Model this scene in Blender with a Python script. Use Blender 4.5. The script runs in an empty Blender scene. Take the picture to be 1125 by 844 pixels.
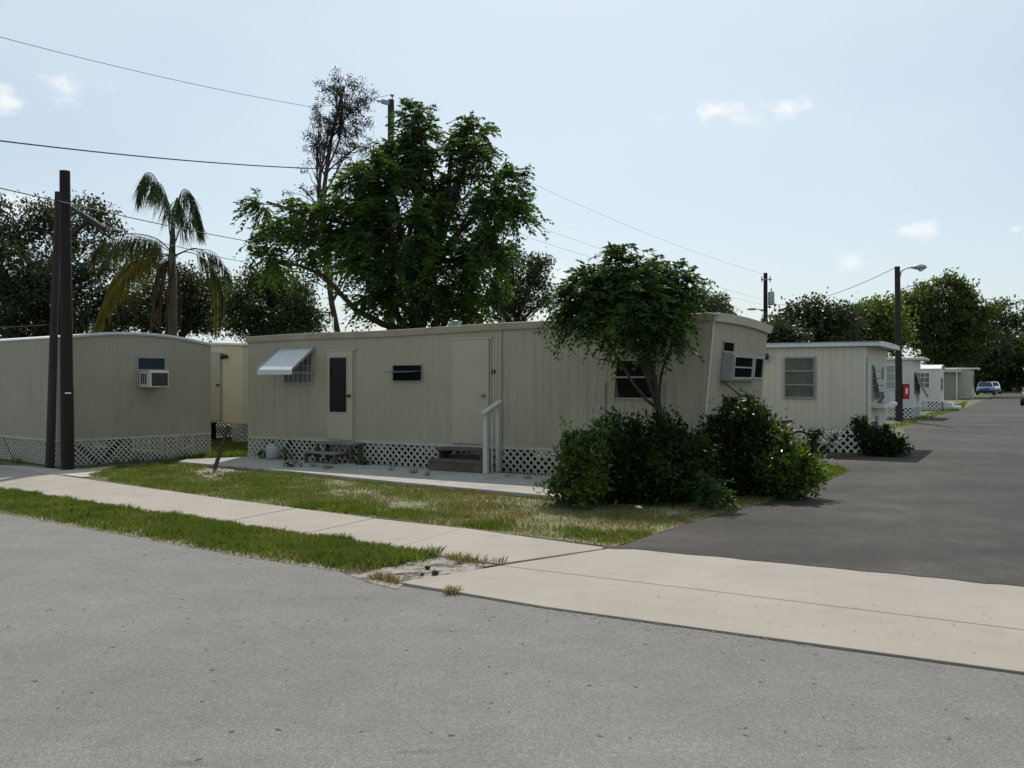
import bpy, bmesh, math, random
import numpy as np
from mathutils import Vector, Matrix, noise as mnoise

R = math.radians
random.seed(7)
rng = np.random.default_rng(11)
scene = bpy.context.scene
COL = scene.collection
EYE, HOR, FOC, CX = 1.6, 418.0, 1000.0, 562.5


# ------------------------------------------------------------------ helpers
def at(u, v, Y):
    """point at depth Y seen in the direction (u, v)"""
    return Vector(((u - CX) / FOC * Y, Y, EYE + (HOR - v) / FOC * Y))


def gp(u, v, z=0.0):
    """point of the ground (height z) seen in the direction (u, v)"""
    Y = (EYE - z) * FOC / (v - HOR)
    return Vector(((u - CX) / FOC * Y, Y, z))


def link(o, parent=None):
    COL.objects.link(o)
    if parent is not None:
        o.parent = parent
    return o


def tag(o, label=None, cat=None, group=None, kind=None):
    if label: o['label'] = label
    if cat: o['category'] = cat
    if group: o['group'] = group
    if kind: o['kind'] = kind
    return o


def empty(name, loc, rz=0.0, label=None, cat=None, group=None):
    o = bpy.data.objects.new(name, None)
    o.location = loc
    o.rotation_euler = (0, 0, rz)
    link(o)
    return tag(o, label, cat, group)


def mat_of(root):
    return Matrix.Translation(root.location) @ Matrix.Rotation(root.rotation_euler.z, 4, 'Z')


def copy_tree(o, parent=None):
    c = o.copy()
    COL.objects.link(c)
    if parent is not None:
        c.parent = parent
    for ch in list(o.children):
        copy_tree(ch, c)
    return c


class MB:
    def __init__(self):
        self.v, self.f = [], []

    def add(self, verts, faces):
        n = len(self.v)
        self.v += [tuple(p) for p in verts]
        self.f += [tuple(i + n for i in f) for f in faces]

    def hexa(self, p):
        """8 points: bottom ring 0-3, top ring 4-7"""
        self.add(p, [(3, 2, 1, 0), (4, 5, 6, 7), (0, 1, 5, 4), (1, 2, 6, 5), (2, 3, 7, 6), (3, 0, 4, 7)])

    def box(self, x0, x1, y0, y1, z0, z1):
        self.hexa([(x0, y0, z0), (x1, y0, z0), (x1, y1, z0), (x0, y1, z0),
                   (x0, y0, z1), (x1, y0, z1), (x1, y1, z1), (x0, y1, z1)])

    def bar(self, p0, p1, w, t, up=(0, 0, 1)):
        p0, p1 = Vector(p0), Vector(p1)
        d = (p1 - p0).normalized()
        upv = Vector(up)
        if abs(d.dot(upv)) > .98:
            upv = Vector((0, 1, 0))
        s = d.cross(upv).normalized()
        n = s.cross(d).normalized()
        a, b = s * (w / 2), n * (t / 2)
        self.hexa([p0 - a - b, p0 + a - b, p1 + a - b, p1 - a - b, p0 - a + b, p0 + a + b, p1 + a + b, p1 - a + b])

    def tube(self, pts, radii, n=8, caps=True):
        pts = [Vector(p) for p in pts]
        if not hasattr(radii, '__len__'):
            radii = [radii] * len(pts)
        rings = []
        u = None
        for i, p in enumerate(pts):
            d = (pts[min(i + 1, len(pts) - 1)] - pts[max(i - 1, 0)])
            if d.length < 1e-9: d = Vector((0, 0, 1))
            d.normalize()
            if u is None:
                ref = Vector((1, 0, 0)) if abs(d.x) < .9 else Vector((0, 1, 0))
                u = d.cross(ref).normalized()
            else:
                u = (u - d * u.dot(d))
                u.normalize()
            w = d.cross(u)
            rings.append([p + (u * math.cos(k * 2 * math.pi / n) + w * math.sin(k * 2 * math.pi / n)) * radii[i] for k in range(n)])
        b = len(self.v)
        for r in rings:
            self.v += [tuple(q) for q in r]
        for i in range(len(rings) - 1):
            for k in range(n):
                k2 = (k + 1) % n
                self.f.append((b + i * n + k, b + i * n + k2, b + (i + 1) * n + k2, b + (i + 1) * n + k))
        if caps:
            self.f.append(tuple(b + k for k in reversed(range(n))))
            self.f.append(tuple(b + (len(rings) - 1) * n + k for k in range(n)))

    def lathe(self, prof, c=(0, 0, 0), n=16, axis='z'):
        b = len(self.v)
        for r, h in prof:
            for k in range(n):
                a = 2 * math.pi * k / n
                if axis == 'z': q = (c[0] + r * math.cos(a), c[1] + r * math.sin(a), c[2] + h)
                elif axis == 'y': q = (c[0] + r * math.cos(a), c[1] + h, c[2] + r * math.sin(a))
                else: q = (c[0] + h, c[1] + r * math.cos(a), c[2] + r * math.sin(a))
                self.v.append(q)
        for i in range(len(prof) - 1):
            for k in range(n):
                k2 = (k + 1) % n
                self.f.append((b + i * n + k, b + i * n + k2, b + (i + 1) * n + k2, b + (i + 1) * n + k))
        self.f.append(tuple(b + k for k in reversed(range(n))))
        self.f.append(tuple(b + (len(prof) - 1) * n + k for k in range(n)))

    def build(self, name, mat, parent=None, smooth=False, bevel=0.0):
        me = bpy.data.meshes.new(name)
        me.from_pydata(self.v, [], self.f)
        bm = bmesh.new(); bm.from_mesh(me)
        bmesh.ops.recalc_face_normals(bm, faces=bm.faces)
        bm.to_mesh(me); bm.free()
        me.materials.append(mat)
        if smooth:
            for p in me.polygons: p.use_smooth = True
        o = bpy.data.objects.new(name, me)
        link(o, parent)
        if bevel:
            m = o.modifiers.new('bevel', 'BEVEL'); m.width = bevel; m.segments = 2; m.limit_method = 'ANGLE'
        return o


def np_mesh(name, verts, k, mat, parent=None, smooth=False):
    """verts (N*k,3): N separate k-gons"""
    verts = np.ascontiguousarray(verts, dtype=np.float32).reshape(-1, 3)
    n = len(verts); nf = n // k
    me = bpy.data.meshes.new(name)
    me.vertices.add(n); me.vertices.foreach_set('co', verts.ravel())
    me.loops.add(n); me.loops.foreach_set('vertex_index', np.arange(n, dtype=np.int32))
    me.polygons.add(nf)
    me.polygons.foreach_set('loop_start', np.arange(0, n, k, dtype=np.int32))
    me.polygons.foreach_set('loop_total', np.full(nf, k, dtype=np.int32))
    me.update(calc_edges=True)
    me.validate()
    me.materials.append(mat)
    o = bpy.data.objects.new(name, me)
    return link(o, parent)


# ------------------------------------------------------------------ materials
def nodes_of(m):
    m.use_nodes = True
    nt = m.node_tree
    nt.nodes.clear()
    return nt, nt.nodes, nt.links


def ramp(nt, stops):
    r = nt.nodes.new('ShaderNodeValToRGB')
    els = r.color_ramp.elements
    while len(els) < len(stops): els.new(.5)
    for e, (p, c) in zip(els, stops):
        e.position = p
        e.color = (c[0], c[1], c[2], 1) if hasattr(c, '__len__') else (c, c, c, 1)
    return r


def noise_node(nt, vec, scale, detail=4, rough=.6, stretch=(1, 1, 1)):
    mp = nt.nodes.new('ShaderNodeMapping'); mp.inputs['Scale'].default_value = stretch
    nt.links.new(vec, mp.inputs['Vector'])
    n = nt.nodes.new('ShaderNodeTexNoise')
    n.inputs['Scale'].default_value = scale; n.inputs['Detail'].default_value = detail; n.inputs['Roughness'].default_value = rough
    nt.links.new(mp.outputs['Vector'], n.inputs['Vector'])
    return n


def mixc(nt, fac, a, b, mode='MIX'):
    m = nt.nodes.new('ShaderNodeMix'); m.data_type = 'RGBA'; m.blend_type = mode
    for sock, val in ((m.inputs[0], fac), (m.inputs[6], a), (m.inputs[7], b)):
        if hasattr(val, 'is_output'): nt.links.new(val, sock)
        elif hasattr(val, '__len__'): sock.default_value = (*val[:3], 1)
        else: sock.default_value = val
    return m.outputs[2]


def pm(name, c1, c2=None, scale=3.0, rough=.7, bump=0.0, bscale=40.0, stretch=(1, 1, 1), metallic=0.0, spec=.4,
       layers=(), coat=0.0, contrast=(.3, .7)):
    """principled material whose colour is noise between c1 and c2; layers = (colour, scale, lo, hi, stretch) stains on top"""
    m = bpy.data.materials.new(name)
    nt, N, L = nodes_of(m)
    out = N.new('ShaderNodeOutputMaterial'); b = N.new('ShaderNodeBsdfPrincipled')
    L.new(b.outputs[0], out.inputs[0])
    tc = N.new('ShaderNodeTexCoord').outputs['Object']
    c2 = c2 or tuple(x * .85 for x in c1)
    n = noise_node(nt, tc, scale, 5, .6, stretch)
    r = ramp(nt, [(contrast[0], c1), (contrast[1], c2)])
    L.new(n.outputs['Fac'], r.inputs[0])
    col = r.outputs[0]
    for (lc, ls, lo, hi, st) in layers:
        n2 = noise_node(nt, tc, ls, 6, .65, st)
        r2 = ramp(nt, [(lo, 0.0), (hi, 1.0)])
        L.new(n2.outputs['Fac'], r2.inputs[0])
        col = mixc(nt, r2.outputs[0], col, lc)
    L.new(col, b.inputs['Base Color'])
    b.inputs['Roughness'].default_value = rough
    b.inputs['Metallic'].default_value = metallic
    b.inputs['Specular IOR Level'].default_value = spec
    b.inputs['Coat Weight'].default_value = coat
    if bump:
        nb = noise_node(nt, tc, bscale, 4, .6)
        bp = N.new('ShaderNodeBump'); bp.inputs['Strength'].default_value = bump; bp.inputs['Distance'].default_value = .02
        L.new(nb.outputs['Fac'], bp.inputs['Height']); L.new(bp.outputs[0], b.inputs['Normal'])
    return m


def leaf_mat(name, c1, c2, c3=None, trans=.35, rough=.45, spec=.35, tcol=None, clump=.8):
    m = bpy.data.materials.new(name)
    nt, N, L = nodes_of(m)
    out = N.new('ShaderNodeOutputMaterial'); b = N.new('ShaderNodeBsdfPrincipled')
    t = N.new('ShaderNodeBsdfTranslucent'); mx = N.new('ShaderNodeMixShader')
    g = N.new('ShaderNodeNewGeometry')
    stops = [(0, c1), (.75, c2)] + ([(1, c3)] if c3 else [])
    r = ramp(nt, stops)
    tc = N.new('ShaderNodeTexCoord').outputs['Object']
    n = noise_node(nt, tc, clump, 3, .5)
    ad = N.new('ShaderNodeMath'); ad.operation = 'MULTIPLY_ADD'
    L.new(g.outputs['Random Per Island'], ad.inputs[0]); ad.inputs[1].default_value = .6
    sb = N.new('ShaderNodeMath'); sb.operation = 'MULTIPLY_ADD'; sb.inputs[1].default_value = 1.2; sb.inputs[2].default_value = -.4
    L.new(n.outputs['Fac'], sb.inputs[0]); L.new(sb.outputs[0], ad.inputs[2])
    L.new(ad.outputs[0], r.inputs[0])
    L.new(r.outputs[0], b.inputs['Base Color'])
    b.inputs['Roughness'].default_value = rough
    b.inputs['Specular IOR Level'].default_value = spec
    tcol = tcol or (1.5, 1.45, .5)
    L.new(mixc(nt, 1.0, r.outputs[0], tcol, 'MULTIPLY'), t.inputs['Color'])
    mx.inputs[0].default_value = trans
    L.new(b.outputs[0], mx.inputs[1]); L.new(t.outputs[0], mx.inputs[2]); L.new(mx.outputs[0], out.inputs[0])
    return m


STREAK = (6, 6, .35)
M = {}
M['cream'] = pm('cream_siding', (.385, .346, .248), (.338, .302, .216), 1.2, .6, .03, 30, layers=[((.25, .22, .155), 1.6, .52, .80, (5, 5, .3)), ((.215, .17, .115), 1.0, .66, .74, (16, 16, .35)), ((.335, .30, .214), .6, .48, .66, (1, 1, 1)), ((.30, .27, .20), 9, .70, .8, (1, 1, 1))])
M['grey_cream'] = pm('aged_siding', (.315, .286, .215), (.275, .25, .188), 1.5, .6, .03, 30, layers=[((.20, .18, .14), 1.5, .54, .8, (5, 5, .3))])
M['tan'] = pm('tan_siding', (.60, .52, .36), (.54, .46, .31), 1.5, .65, .03, 30)
M['pale_siding'] = pm('pale_siding', (.62, .58, .47), (.55, .515, .41), 1.3, .6, .03, 30, layers=[((.42, .38, .3), 1.4, .6, .82, (5, 5, .3))])
M['white_siding'] = pm('white_siding', (.68, .66, .60), (.60, .585, .53), 1.3, .6, .02, 30, layers=[((.5, .49, .45), 1.4, .6, .85, (5, 5, .3))])
M['trim'] = pm('beige_trim', (.38, .32, .23), (.27, .225, .16), 2.5, .55, .05, 20, layers=[((.16, .13, .10), 4, .62, .75, (.6, 2, 2))])
M['roof_white'] = pm('white_roof_coat', (.72, .73, .72), (.6, .6, .58), 2, .5)
M['fascia'] = pm('blue_white_fascia', (.62, .68, .72), (.55, .60, .63), 2, .5)
M['lattice'] = pm('lattice_paint', (.47, .45, .38), (.36, .345, .29), 5, .6)
M['lattice_white'] = pm('white_lattice_paint', (.78, .78, .76), (.68, .68, .66), 5, .6)
M['door'] = pm('door_paint', (.42, .378, .275), (.38, .342, .25), 2, .5)
M['glass'] = pm('dark_glass', (.010, .011, .011), (.016, .017, .016), 2, .12, spec=.12)
M['sky_tinted_glass'] = pm('sky_tinted_glass', (.035, .045, .065), (.02, .026, .036), 3, .3, spec=.15)  # bluish sky reflection put into the pane colour
M['dusty_glass'] = pm('dusty_curtain_glass', (.17, .155, .125), (.075, .075, .066), 2.5, .3, spec=.15, stretch=(1.5, 1.5, 2.5))
M['dim_glass'] = pm('dim_glass', (.008, .008, .008), (.018, .018, .017), 5, .6, spec=0.0)
M['curtain_glass'] = pm('curtained_glass', (.20, .19, .15), (.10, .10, .08), 6, .2, stretch=(6, 6, .6), spec=.2)
M['pale_glass'] = pm('pale_glass', (.33, .36, .36), (.24, .27, .27), 4, .15, stretch=(6, 6, .6))
M['alu'] = pm('dull_aluminium', (.42, .42, .40), (.30, .30, .29), 5, .45, metallic=.4)
M['awning'] = pm('awning_metal', (.60, .61, .60), (.52, .53, .53), 3, .4)
M['dark'] = pm('dark_gap', (.015, .014, .012), (.02, .02, .018), 4, .8)
M['brass'] = pm('brass', (.35, .25, .10), (.28, .2, .08), 5, .35, metallic=.8)
M['black'] = pm('black_paint', (.02, .02, .02), (.03, .03, .03), 4, .5)
M['bay'] = pm('bay_panel', (.31, .315, .30), (.25, .255, .245), 5, .5)
M['green_alu'] = pm('green_louvre', (.13, .19, .17), (.09, .14, .125), 4, .4)
M['ac'] = pm('ac_casing', (.55, .52, .43), (.45, .42, .35), 4, .5)
M['ac_dark'] = pm('ac_coil', (.06, .055, .05), (.04, .04, .035), 20, .6)
M['step_brown'] = pm('weathered_step', (.12, .10, .075), (.07, .055, .04), 3, .85, .3, 30)
M['step_green'] = pm('green_plank', (.20, .22, .17), (.13, .14, .11), 4, .8, .2, 30)
M['rail'] = pm('rail_paint', (.50, .50, .43), (.4, .4, .34), 4, .55)
M['tank'] = pm('tank_paint', (.36, .38, .36), (.26, .28, .26), 5, .45)
M['creosote'] = pm('creosote_wood', (.022, .013, .011), (.011, .007, .006), 2, .85, .5, 14, stretch=(5, 5, .5))
M['grey_pole'] = pm('weathered_pole', (.045, .037, .032), (.022, .019, .017), 2, .85, .5, 14, stretch=(5, 5, .5))
M['galv'] = pm('galvanised', (.40, .41, .41), (.3, .31, .31), 6, .4, metallic=.6)
M['grey_metal'] = pm('grey_metal', (.30, .32, .33), (.25, .27, .28), 6, .5)
M['wire'] = pm('wire_jacket', (.06, .06, .06), (.045, .045, .045), 3, .6)
M['red'] = pm('red_box_paint', (.42, .025, .015), (.34, .02, .012), 4, .4)
M['white'] = pm('white_paint', (.78, .78, .76), (.7, .7, .68), 4, .5)
M['bark'] = pm('bark', (.065, .05, .038), (.03, .024, .018), 4, .9, .6, 12, stretch=(3, 3, .5))
M['bark_grey'] = pm('bark_grey', (.10, .085, .07), (.05, .042, .035), 4, .9, .6, 12, stretch=(3, 3, .5))
M['stake'] = pm('stake_metal', (.05, .045, .04), (.03, .026, .022), 6, .7)
M['rubber'] = pm('rubber', (.015, .015, .015), (.022, .022, .022), 6, .8)
M['chrome'] = pm('chrome', (.5, .5, .5), (.4, .4, .4), 6, .25, metallic=.9)
M['bike_red'] = pm('bike_red', (.35, .02, .03), (.28, .018, .025), 5, .35)
M['car_blue'] = pm('blue_car_paint', (.03, .09, .28), (.025, .08, .25), 1, .25, coat=.6)
M['car_white'] = pm('white_car_paint', (.75, .75, .75), (.7, .7, .7), 1, .25, coat=.6)
M['car_red'] = pm('maroon_car_paint', (.16, .012, .02), (.14, .01, .018), 1, .25, coat=.6)
M['lamp_glass'] = pm('lamp_glass', (.55, .56, .52), (.5, .5, .47), 4, .2)
M['tail_red'] = pm('tail_red', (.4, .02, .02), (.35, .02, .02), 4, .2)
M['transformer'] = pm('transformer_grey', (.38, .42, .44), (.33, .37, .39), 3, .5)
M['stone'] = pm('stone', (.075, .062, .05), (.04, .033, .027), 8, 1.0, .5, 30, spec=.1)
M['debris'] = pm('dry_leaf', (.12, .098, .075), (.07, .056, .043), 5, .9)

# foliage
M['lf_big'] = leaf_mat('goldenrain_leaf', (.018, .042, .009), (.054, .106, .017), (.11, .17, .03), .54)
M['lf_small'] = leaf_mat('small_tree_leaf', (.019, .045, .012), (.048, .096, .02), (.10, .155, .036), .46)
M['lf_oak'] = leaf_mat('oak_leaf', (.018, .028, .013), (.04, .054, .024), (.065, .085, .035), .32, rough=.42, spec=.4, clump=.5)
M['lf_oak_olive'] = leaf_mat('olive_oak_leaf', (.026, .042, .014), (.055, .085, .024), (.10, .125, .036), .35, clump=.4)
M['lf_far'] = leaf_mat('far_leaf', (.03, .052, .016), (.075, .115, .03), (.14, .18, .045), .42, clump=.2)
M['lf_far_bright'] = leaf_mat('far_bright_leaf', (.05, .085, .018), (.10, .15, .032), (.17, .21, .045), .42, clump=.3)
M['lf_cedar'] = leaf_mat('withered_cedar', (.018, .017, .018), (.034, .032, .032), (.05, .045, .042), .12, clump=.7)
M['lf_bush'] = leaf_mat('bush_leaf', (.010, .022, .006), (.024, .05, .010), (.10, .15, .026), .42, rough=.42, spec=.22, clump=1.8)
M['lf_bush_sunlit'] = leaf_mat('sunlit_bush_leaf', (.026, .055, .012), (.095, .15, .022), (.28, .32, .06), .55, rough=.24, spec=.6, clump=1.6)  # sunlit twin of the dark bush leaf; sunlight is put into its colour
M['lf_palm'] = leaf_mat('palm_leaf', (.022, .04, .014), (.045, .075, .022), (.08, .11, .03), .3, clump=.6)
M['lf_palm_olive'] = leaf_mat('yellowing_frond', (.10, .10, .012), (.18, .15, .018), (.22, .18, .03), .4, tcol=(1.3, 1.2, .5), clump=.6)
M['lf_palm_mix'] = leaf_mat('dull_frond', (.03, .04, .014), (.06, .07, .022), (.13, .11, .03), .3, clump=.6)
M['lf_palm_dead'] = leaf_mat('dead_frond', (.05, .032, .018), (.10, .065, .03), (.16, .10, .04), .25, tcol=(1.2, 1.0, .6), clump=.6)
M['lf_hedge'] = leaf_mat('hedge_leaf', (.016, .03, .010), (.03, .052, .015), (.045, .07, .02), .2, clump=.4)
M['grass'] = leaf_mat('green_grass', (.075, .118, .024), (.135, .18, .042), (.27, .27, .11), .46, rough=.5, tcol=(1.2, 1.2, .5), clump=1.5)
M['grass_dry'] = leaf_mat('dry_grass', (.14, .13, .05), (.27, .23, .10), (.42, .35, .2), .4, rough=.6, tcol=(1.2, 1.1, .6), clump=1.1)


# ------------------------------------------------------------------ ground materials
def street_mat(name, base, dark, light, patch, crack=False, spk=170, spec=.25, big=.35, ang=None, rough=.85):
    m = bpy.data.materials.new(name)
    nt, N, L = nodes_of(m)
    out = N.new('ShaderNodeOutputMaterial'); b = N.new('ShaderNodeBsdfPrincipled'); L.new(b.outputs[0], out.inputs[0])
    tc = N.new('ShaderNodeTexCoord').outputs['Object']
    big = noise_node(nt, tc, big, 6, .65, (1, 1, 1))
    r0 = ramp(nt, [(.3, dark), (.5, base), (.72, patch)]); L.new(big.outputs['Fac'], r0.inputs[0])
    col = r0.outputs[0]
    # aggregate
    vo = N.new('ShaderNodeTexVoronoi'); vo.inputs['Scale'].default_value = spk; L.new(tc, vo.inputs['Vector'])
    rv = ramp(nt, [(0, .45), (.5, .98), (.85, 1.25), (1, 2.3)]); 
    sep = N.new('ShaderNodeSeparateColor'); L.new(vo.outputs['Color'], sep.inputs[0]); L.new(sep.outputs[0], rv.inputs[0])
    col = mixc(nt, .8 if spk < 150 else .55, col, rv.outputs[0], 'MULTIPLY')
    fine = noise_node(nt, tc, 45, 4, .75)
    rf = ramp(nt, [(.3, .78), (.7, 1.2)]); L.new(fine.outputs['Fac'], rf.inputs[0])
    col = mixc(nt, .8, col, rf.outputs[0], 'MULTIPLY')
    if ang is not None:
        mp = N.new('ShaderNodeMapping'); mp.inputs['Rotation'].default_value = (0, 0, -ang); mp.inputs['Scale'].default_value = (.07, .75, 1)
        L.new(tc, mp.inputs['Vector'])
        ns = N.new('ShaderNodeTexNoise'); ns.inputs['Scale'].default_value = 1.0; ns.inputs['Detail'].default_value = 5; L.new(mp.outputs[0], ns.inputs['Vector'])
        rs = ramp(nt, [(.32, 1 - (.28 if spk < 150 else .09)), (.68, 1 + (.38 if spk < 150 else .09))]); L.new(ns.outputs['Fac'], rs.inputs[0])
        col = mixc(nt, 1.0, col, rs.outputs[0], 'MULTIPLY')
        mot = noise_node(nt, tc, 2.2, 5, .7)
        ma = .26 if spk < 150 else .07
        rs = ramp(nt, [(.35, 1 - ma), (.65, 1 + ma)]); L.new(mot.outputs['Fac'], rs.inputs[0])
        col = mixc(nt, 1.0, col, rs.outputs[0], 'MULTIPLY')
    # small dark spots: oil, gum and chips
    for sc, lo, hi, st, am in ((2.6, .73, .77, (1.6, .9, 1), .55), (3.1, .68, .74, (.55, 2.6, 1), .32), (7.0, .745, .78, (1, 1, 1), .6), (.9, .66, .80, (1, 1, 1), .28)):
        sp = noise_node(nt, tc, sc, 3, .5, st)
        rs = ramp(nt, [(lo, 0.0), (hi, am)]); L.new(sp.outputs['Fac'], rs.inputs[0])
        col = mixc(nt, rs.outputs[0], col, tuple(x * .35 for x in base))
    L.new(col, b.inputs['Base Color'])
    b.inputs['Roughness'].default_value = rough
    b.inputs['Specular IOR Level'].default_value = spec
    bp = N.new('ShaderNodeBump'); bp.inputs['Strength'].default_value = .35; bp.inputs['Distance'].default_value = .006
    L.new(vo.outputs['Distance'], bp.inputs['Height']); L.new(bp.outputs[0], b.inputs['Normal'])
    return m


M['street'] = street_mat('worn_asphalt', (.182, .170, .156), (.158, .148, .135), (.3, .3, .28), (.199, .187, .171), ang=2.627, spk=230)
M['lane'] = street_mat('dark_asphalt', (.034, .029, .0245), (.018, .0155, .0135), (.1, .1, .1), (.068, .059, .051), spk=120, spec=.24, big=.3, ang=1.056, rough=.80)
M['concrete'] = pm('sidewalk_concrete', (.345, .304, .256), (.285, .25, .21), .9, .85, .12, 60,
                   layers=[((.215, .19, .16), 1.7, .55, .85, (1, 1, 1)), ((.20, .17, .14), 14, .70, .76, (1, 1, 1)), ((.39, .35, .305), 40, .55, .8, (1, 1, 1))])
M['walk'] = pm('walkway_concrete', (.38, .36, .32), (.29, .27, .24), 1.2, .85, .12, 60,
               layers=[((.18, .165, .14), 2.2, .58, .8, (1, 1, 1))])
M['walk_edge'] = pm('walkway_edge_brown', (.16, .11, .085), (.10, .07, .05), 3, .9)  # dark brown strip along the near foot of the walkway
M['ground'] = pm('yard_ground', (.085, .095, .035), (.14, .13, .06), .5, .95, .4, 8,
                 layers=[((.055, .075, .02), .25, .5, .7, (1, 1, 1)), ((.05, .045, .03), 6, .55, .8, (1, 1, 1))])
M['lawn'] = pm('lawn_soil', (.24, .20, .13), (.135, .125, .065), 1.1, .95, .5, 25,
               layers=[((.10, .105, .035), 2.3, .50, .68, (1, 1, 1)), ((.40, .36, .28), 1.3, .60, .74, (1, 1, 1)), ((.09, .07, .045), 11, .60, .75, (1, 1, 1))])
M['verge'] = pm('verge_soil', (.30, .27, .215), (.20, .18, .13), 2, .95, .5, 25, layers=[((.10, .10, .04), 3, .5, .68, (1, 1, 1))])
M['dirt'] = pm('grey_sand', (.34, .31, .265), (.24, .215, .18), 2.2, .95, .6, 18,
               layers=[((.11, .095, .075), 4.5, .55, .72, (1, 1, 1)), ((.42, .39, .34), 7, .6, .75, (1, 1, 1)), ((.06, .05, .038), 3.4, .49, .60, (1, 1.6, 1))])
M['sand'] = pm('white_sand', (.46, .42, .36), (.36, .32, .26), 2.2, .95, .4, 18, layers=[((.2, .17, .12), 5, .6, .75, (1, 1, 1))])


# ------------------------------------------------------------------ ground sheets
def jitter_line(pts, step, amp, closed=True):
    out = []
    n = len(pts)
    for i in range(n if closed else n - 1):
        a, b = Vector(pts[i]), Vector(pts[(i + 1) % n])
        k = max(1, int((b - a).length / step)) if (b - a).length < 60 else 1
        for j in range(k):
            p = a.lerp(b, j / k)
            if amp:
                q = mnoise.noise_vector(Vector((p.x * 3.1, p.y * 3.1, 5.3))) + .6 * mnoise.noise_vector(Vector((p.x * 9.7, p.y * 9.7, 1.3)))
                p = p + Vector((q.x, q.y, 0)) * amp
            out.append(p)
    return out


def sheet(name, pts, z, mat, amp=0.0, step=.25, label=None, thick=0.0, kind='structure', bevel=0.0, fan=False):
    P2 = jitter_line([Vector((p[0], p[1], 0)) for p in pts], step, amp) if amp else [Vector((p[0], p[1], 0)) for p in pts]
    mb = MB()
    n = len(P2)
    mb.add([(p.x, p.y, z) for p in P2], [tuple(range(n))])
    if thick:
        mb.add([(p.x, p.y, z) for p in P2] + [(p.x, p.y, z - thick) for p in P2],
               [(i, (i + 1) % n, n + (i + 1) % n, n + i) for i in range(n)])
    me = bpy.data.meshes.new(name)
    me.from_pydata(mb.v, [], mb.f)
    bm = bmesh.new(); bm.from_mesh(me)
    bmesh.ops.remove_doubles(bm, verts=bm.verts, dist=1e-5)
    bmesh.ops.recalc_face_normals(bm, faces=bm.faces)
    up = max(bm.faces, key=lambda f: f.calc_area())
    if up.normal.z < 0:
        bmesh.ops.reverse_faces(bm, faces=bm.faces)
    bmesh.ops.triangulate(bm, faces=[f for f in bm.faces if len(f.verts) > 4])
    bm.to_mesh(me); bm.free()
    me.materials.append(mat)
    o = link(bpy.data.objects.new(name, me))
    tag(o, label, None, None, kind)
    return o


DS = Vector((-.8703, .4924, 0))       # along the street, to the left
DL = Vector((.4924, .8703, 0))        # along the lane, away

g = sheet('ground', [(-900, -300), (900, -300), (900, 1500), (-900, 1500)], 0, M['ground'])

# street: from its edge line towards and behind the camera
edge_px = [(0, 562), (60, 573), (130, 585.5), (200, 598), (275, 611.5), (340, 621.5), (400, 632), (440, 641.5),
           (600, 667), (800, 694.5), (1125, 738.7)]
edge = [gp(u, v, .008) for u, v in edge_px]
dleft = (edge[0] - edge[3]).normalized()
far_left = edge[0] + dleft * 70
far_right = edge[-1] - DS * 70
str_pts = [far_left] + edge + [far_right, far_right + Vector((0, -60, 0)), Vector((-90, -60, 0)), Vector((-90, far_left.y, 0))]
sheet('street', str_pts, .008, M['street'], .018, .2)

# sidewalk slabs (upper and lower edge), then the driveway apron
HS = .021
pairs = [((548, 620.0), (668, 602.3)), ((430, 603.0), (509, 580.2)), ((328, 587.6), (411, 569.2)), ((240, 574.6), (325, 558.2)),
         ((165, 564.2), (250, 548.4)), ((95, 554.4), (180, 538.4)), ((30, 542.8), (112, 528.6)), ((-30, 532.6), (50, 519.6))]
Lw = [gp(*a, HS) for a, b in reversed(pairs)]
U = [gp(*b, HS) for a, b in reversed(pairs)]
dl = (Lw[0] - Lw[2]).normalized()
Lw = [Lw[0] + dl * (1.7 * k) for k in range(14, 0, -1)] + Lw
U = [U[0] + dl * (1.7 * k) for k in range(14, 0, -1)] + U
mb = MB()
GAPJ = .007


def slab(mb, a, b, c, d, z, th, gap=GAPJ):
    ctr = (a + b + c + d) / 4
    q = []
    for p in (a, b, c, d):
        v = p - ctr
        q.append(p - v.normalized() * gap * 1.4)
    mb.hexa([(p.x, p.y, z - th) for p in q] + [(p.x, p.y, z) for p in q])


for i in range(len(U) - 1):
    slab(mb, Lw[i], Lw[i + 1], U[i + 1], U[i], HS + random.uniform(-.003, .003), HS + .02)
sw = mb.build('sidewalk', M['concrete'], bevel=.006); tag(sw, kind='structure')

# apron: strips on either side of the long joint
a_lo = [gp(u, v, HS) for u, v in [(438, 639.5), (600, 666.5), (800, 694), (1125, 738)]]
a_mid = [gp(u, v, HS) for u, v in [(550, 621.4), (800, 651.5), (1125, 692)]]
a_up = [gp(u, v, HS) for u, v in [(669.5, 602.6), (700, 603.2), (900, 622), (1125, 644)]]
right = -DS * 30
def poly_slab(pts, name_mb, th=HS + .02, z=HS):
    n = len(pts)
    name_mb.add([(p.x, p.y, z) for p in pts] + [(p.x, p.y, z - th) for p in pts],
                [tuple(range(n)), tuple(range(2 * n - 1, n - 1, -1))] + [(i, (i + 1) % n, n + (i + 1) % n, n + i) for i in range(n)])
mb = MB()
sh = DL * .006
poly_slab([a_lo[0], a_lo[1], a_lo[2], a_lo[3], a_lo[3] + right, a_mid[-1] + right - sh, a_mid[2] - sh, a_mid[1] - sh, a_mid[0] - sh], mb)
poly_slab([a_mid[0] + sh, a_mid[1] + sh, a_mid[2] + sh, a_mid[2] + right + sh, a_up[-1] + right, a_up[3], a_up[2], a_up[1], a_up[0]], mb)
ap = mb.build('driveway_apron', M['concrete'], bevel=.006); tag(ap, kind='structure')
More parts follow.
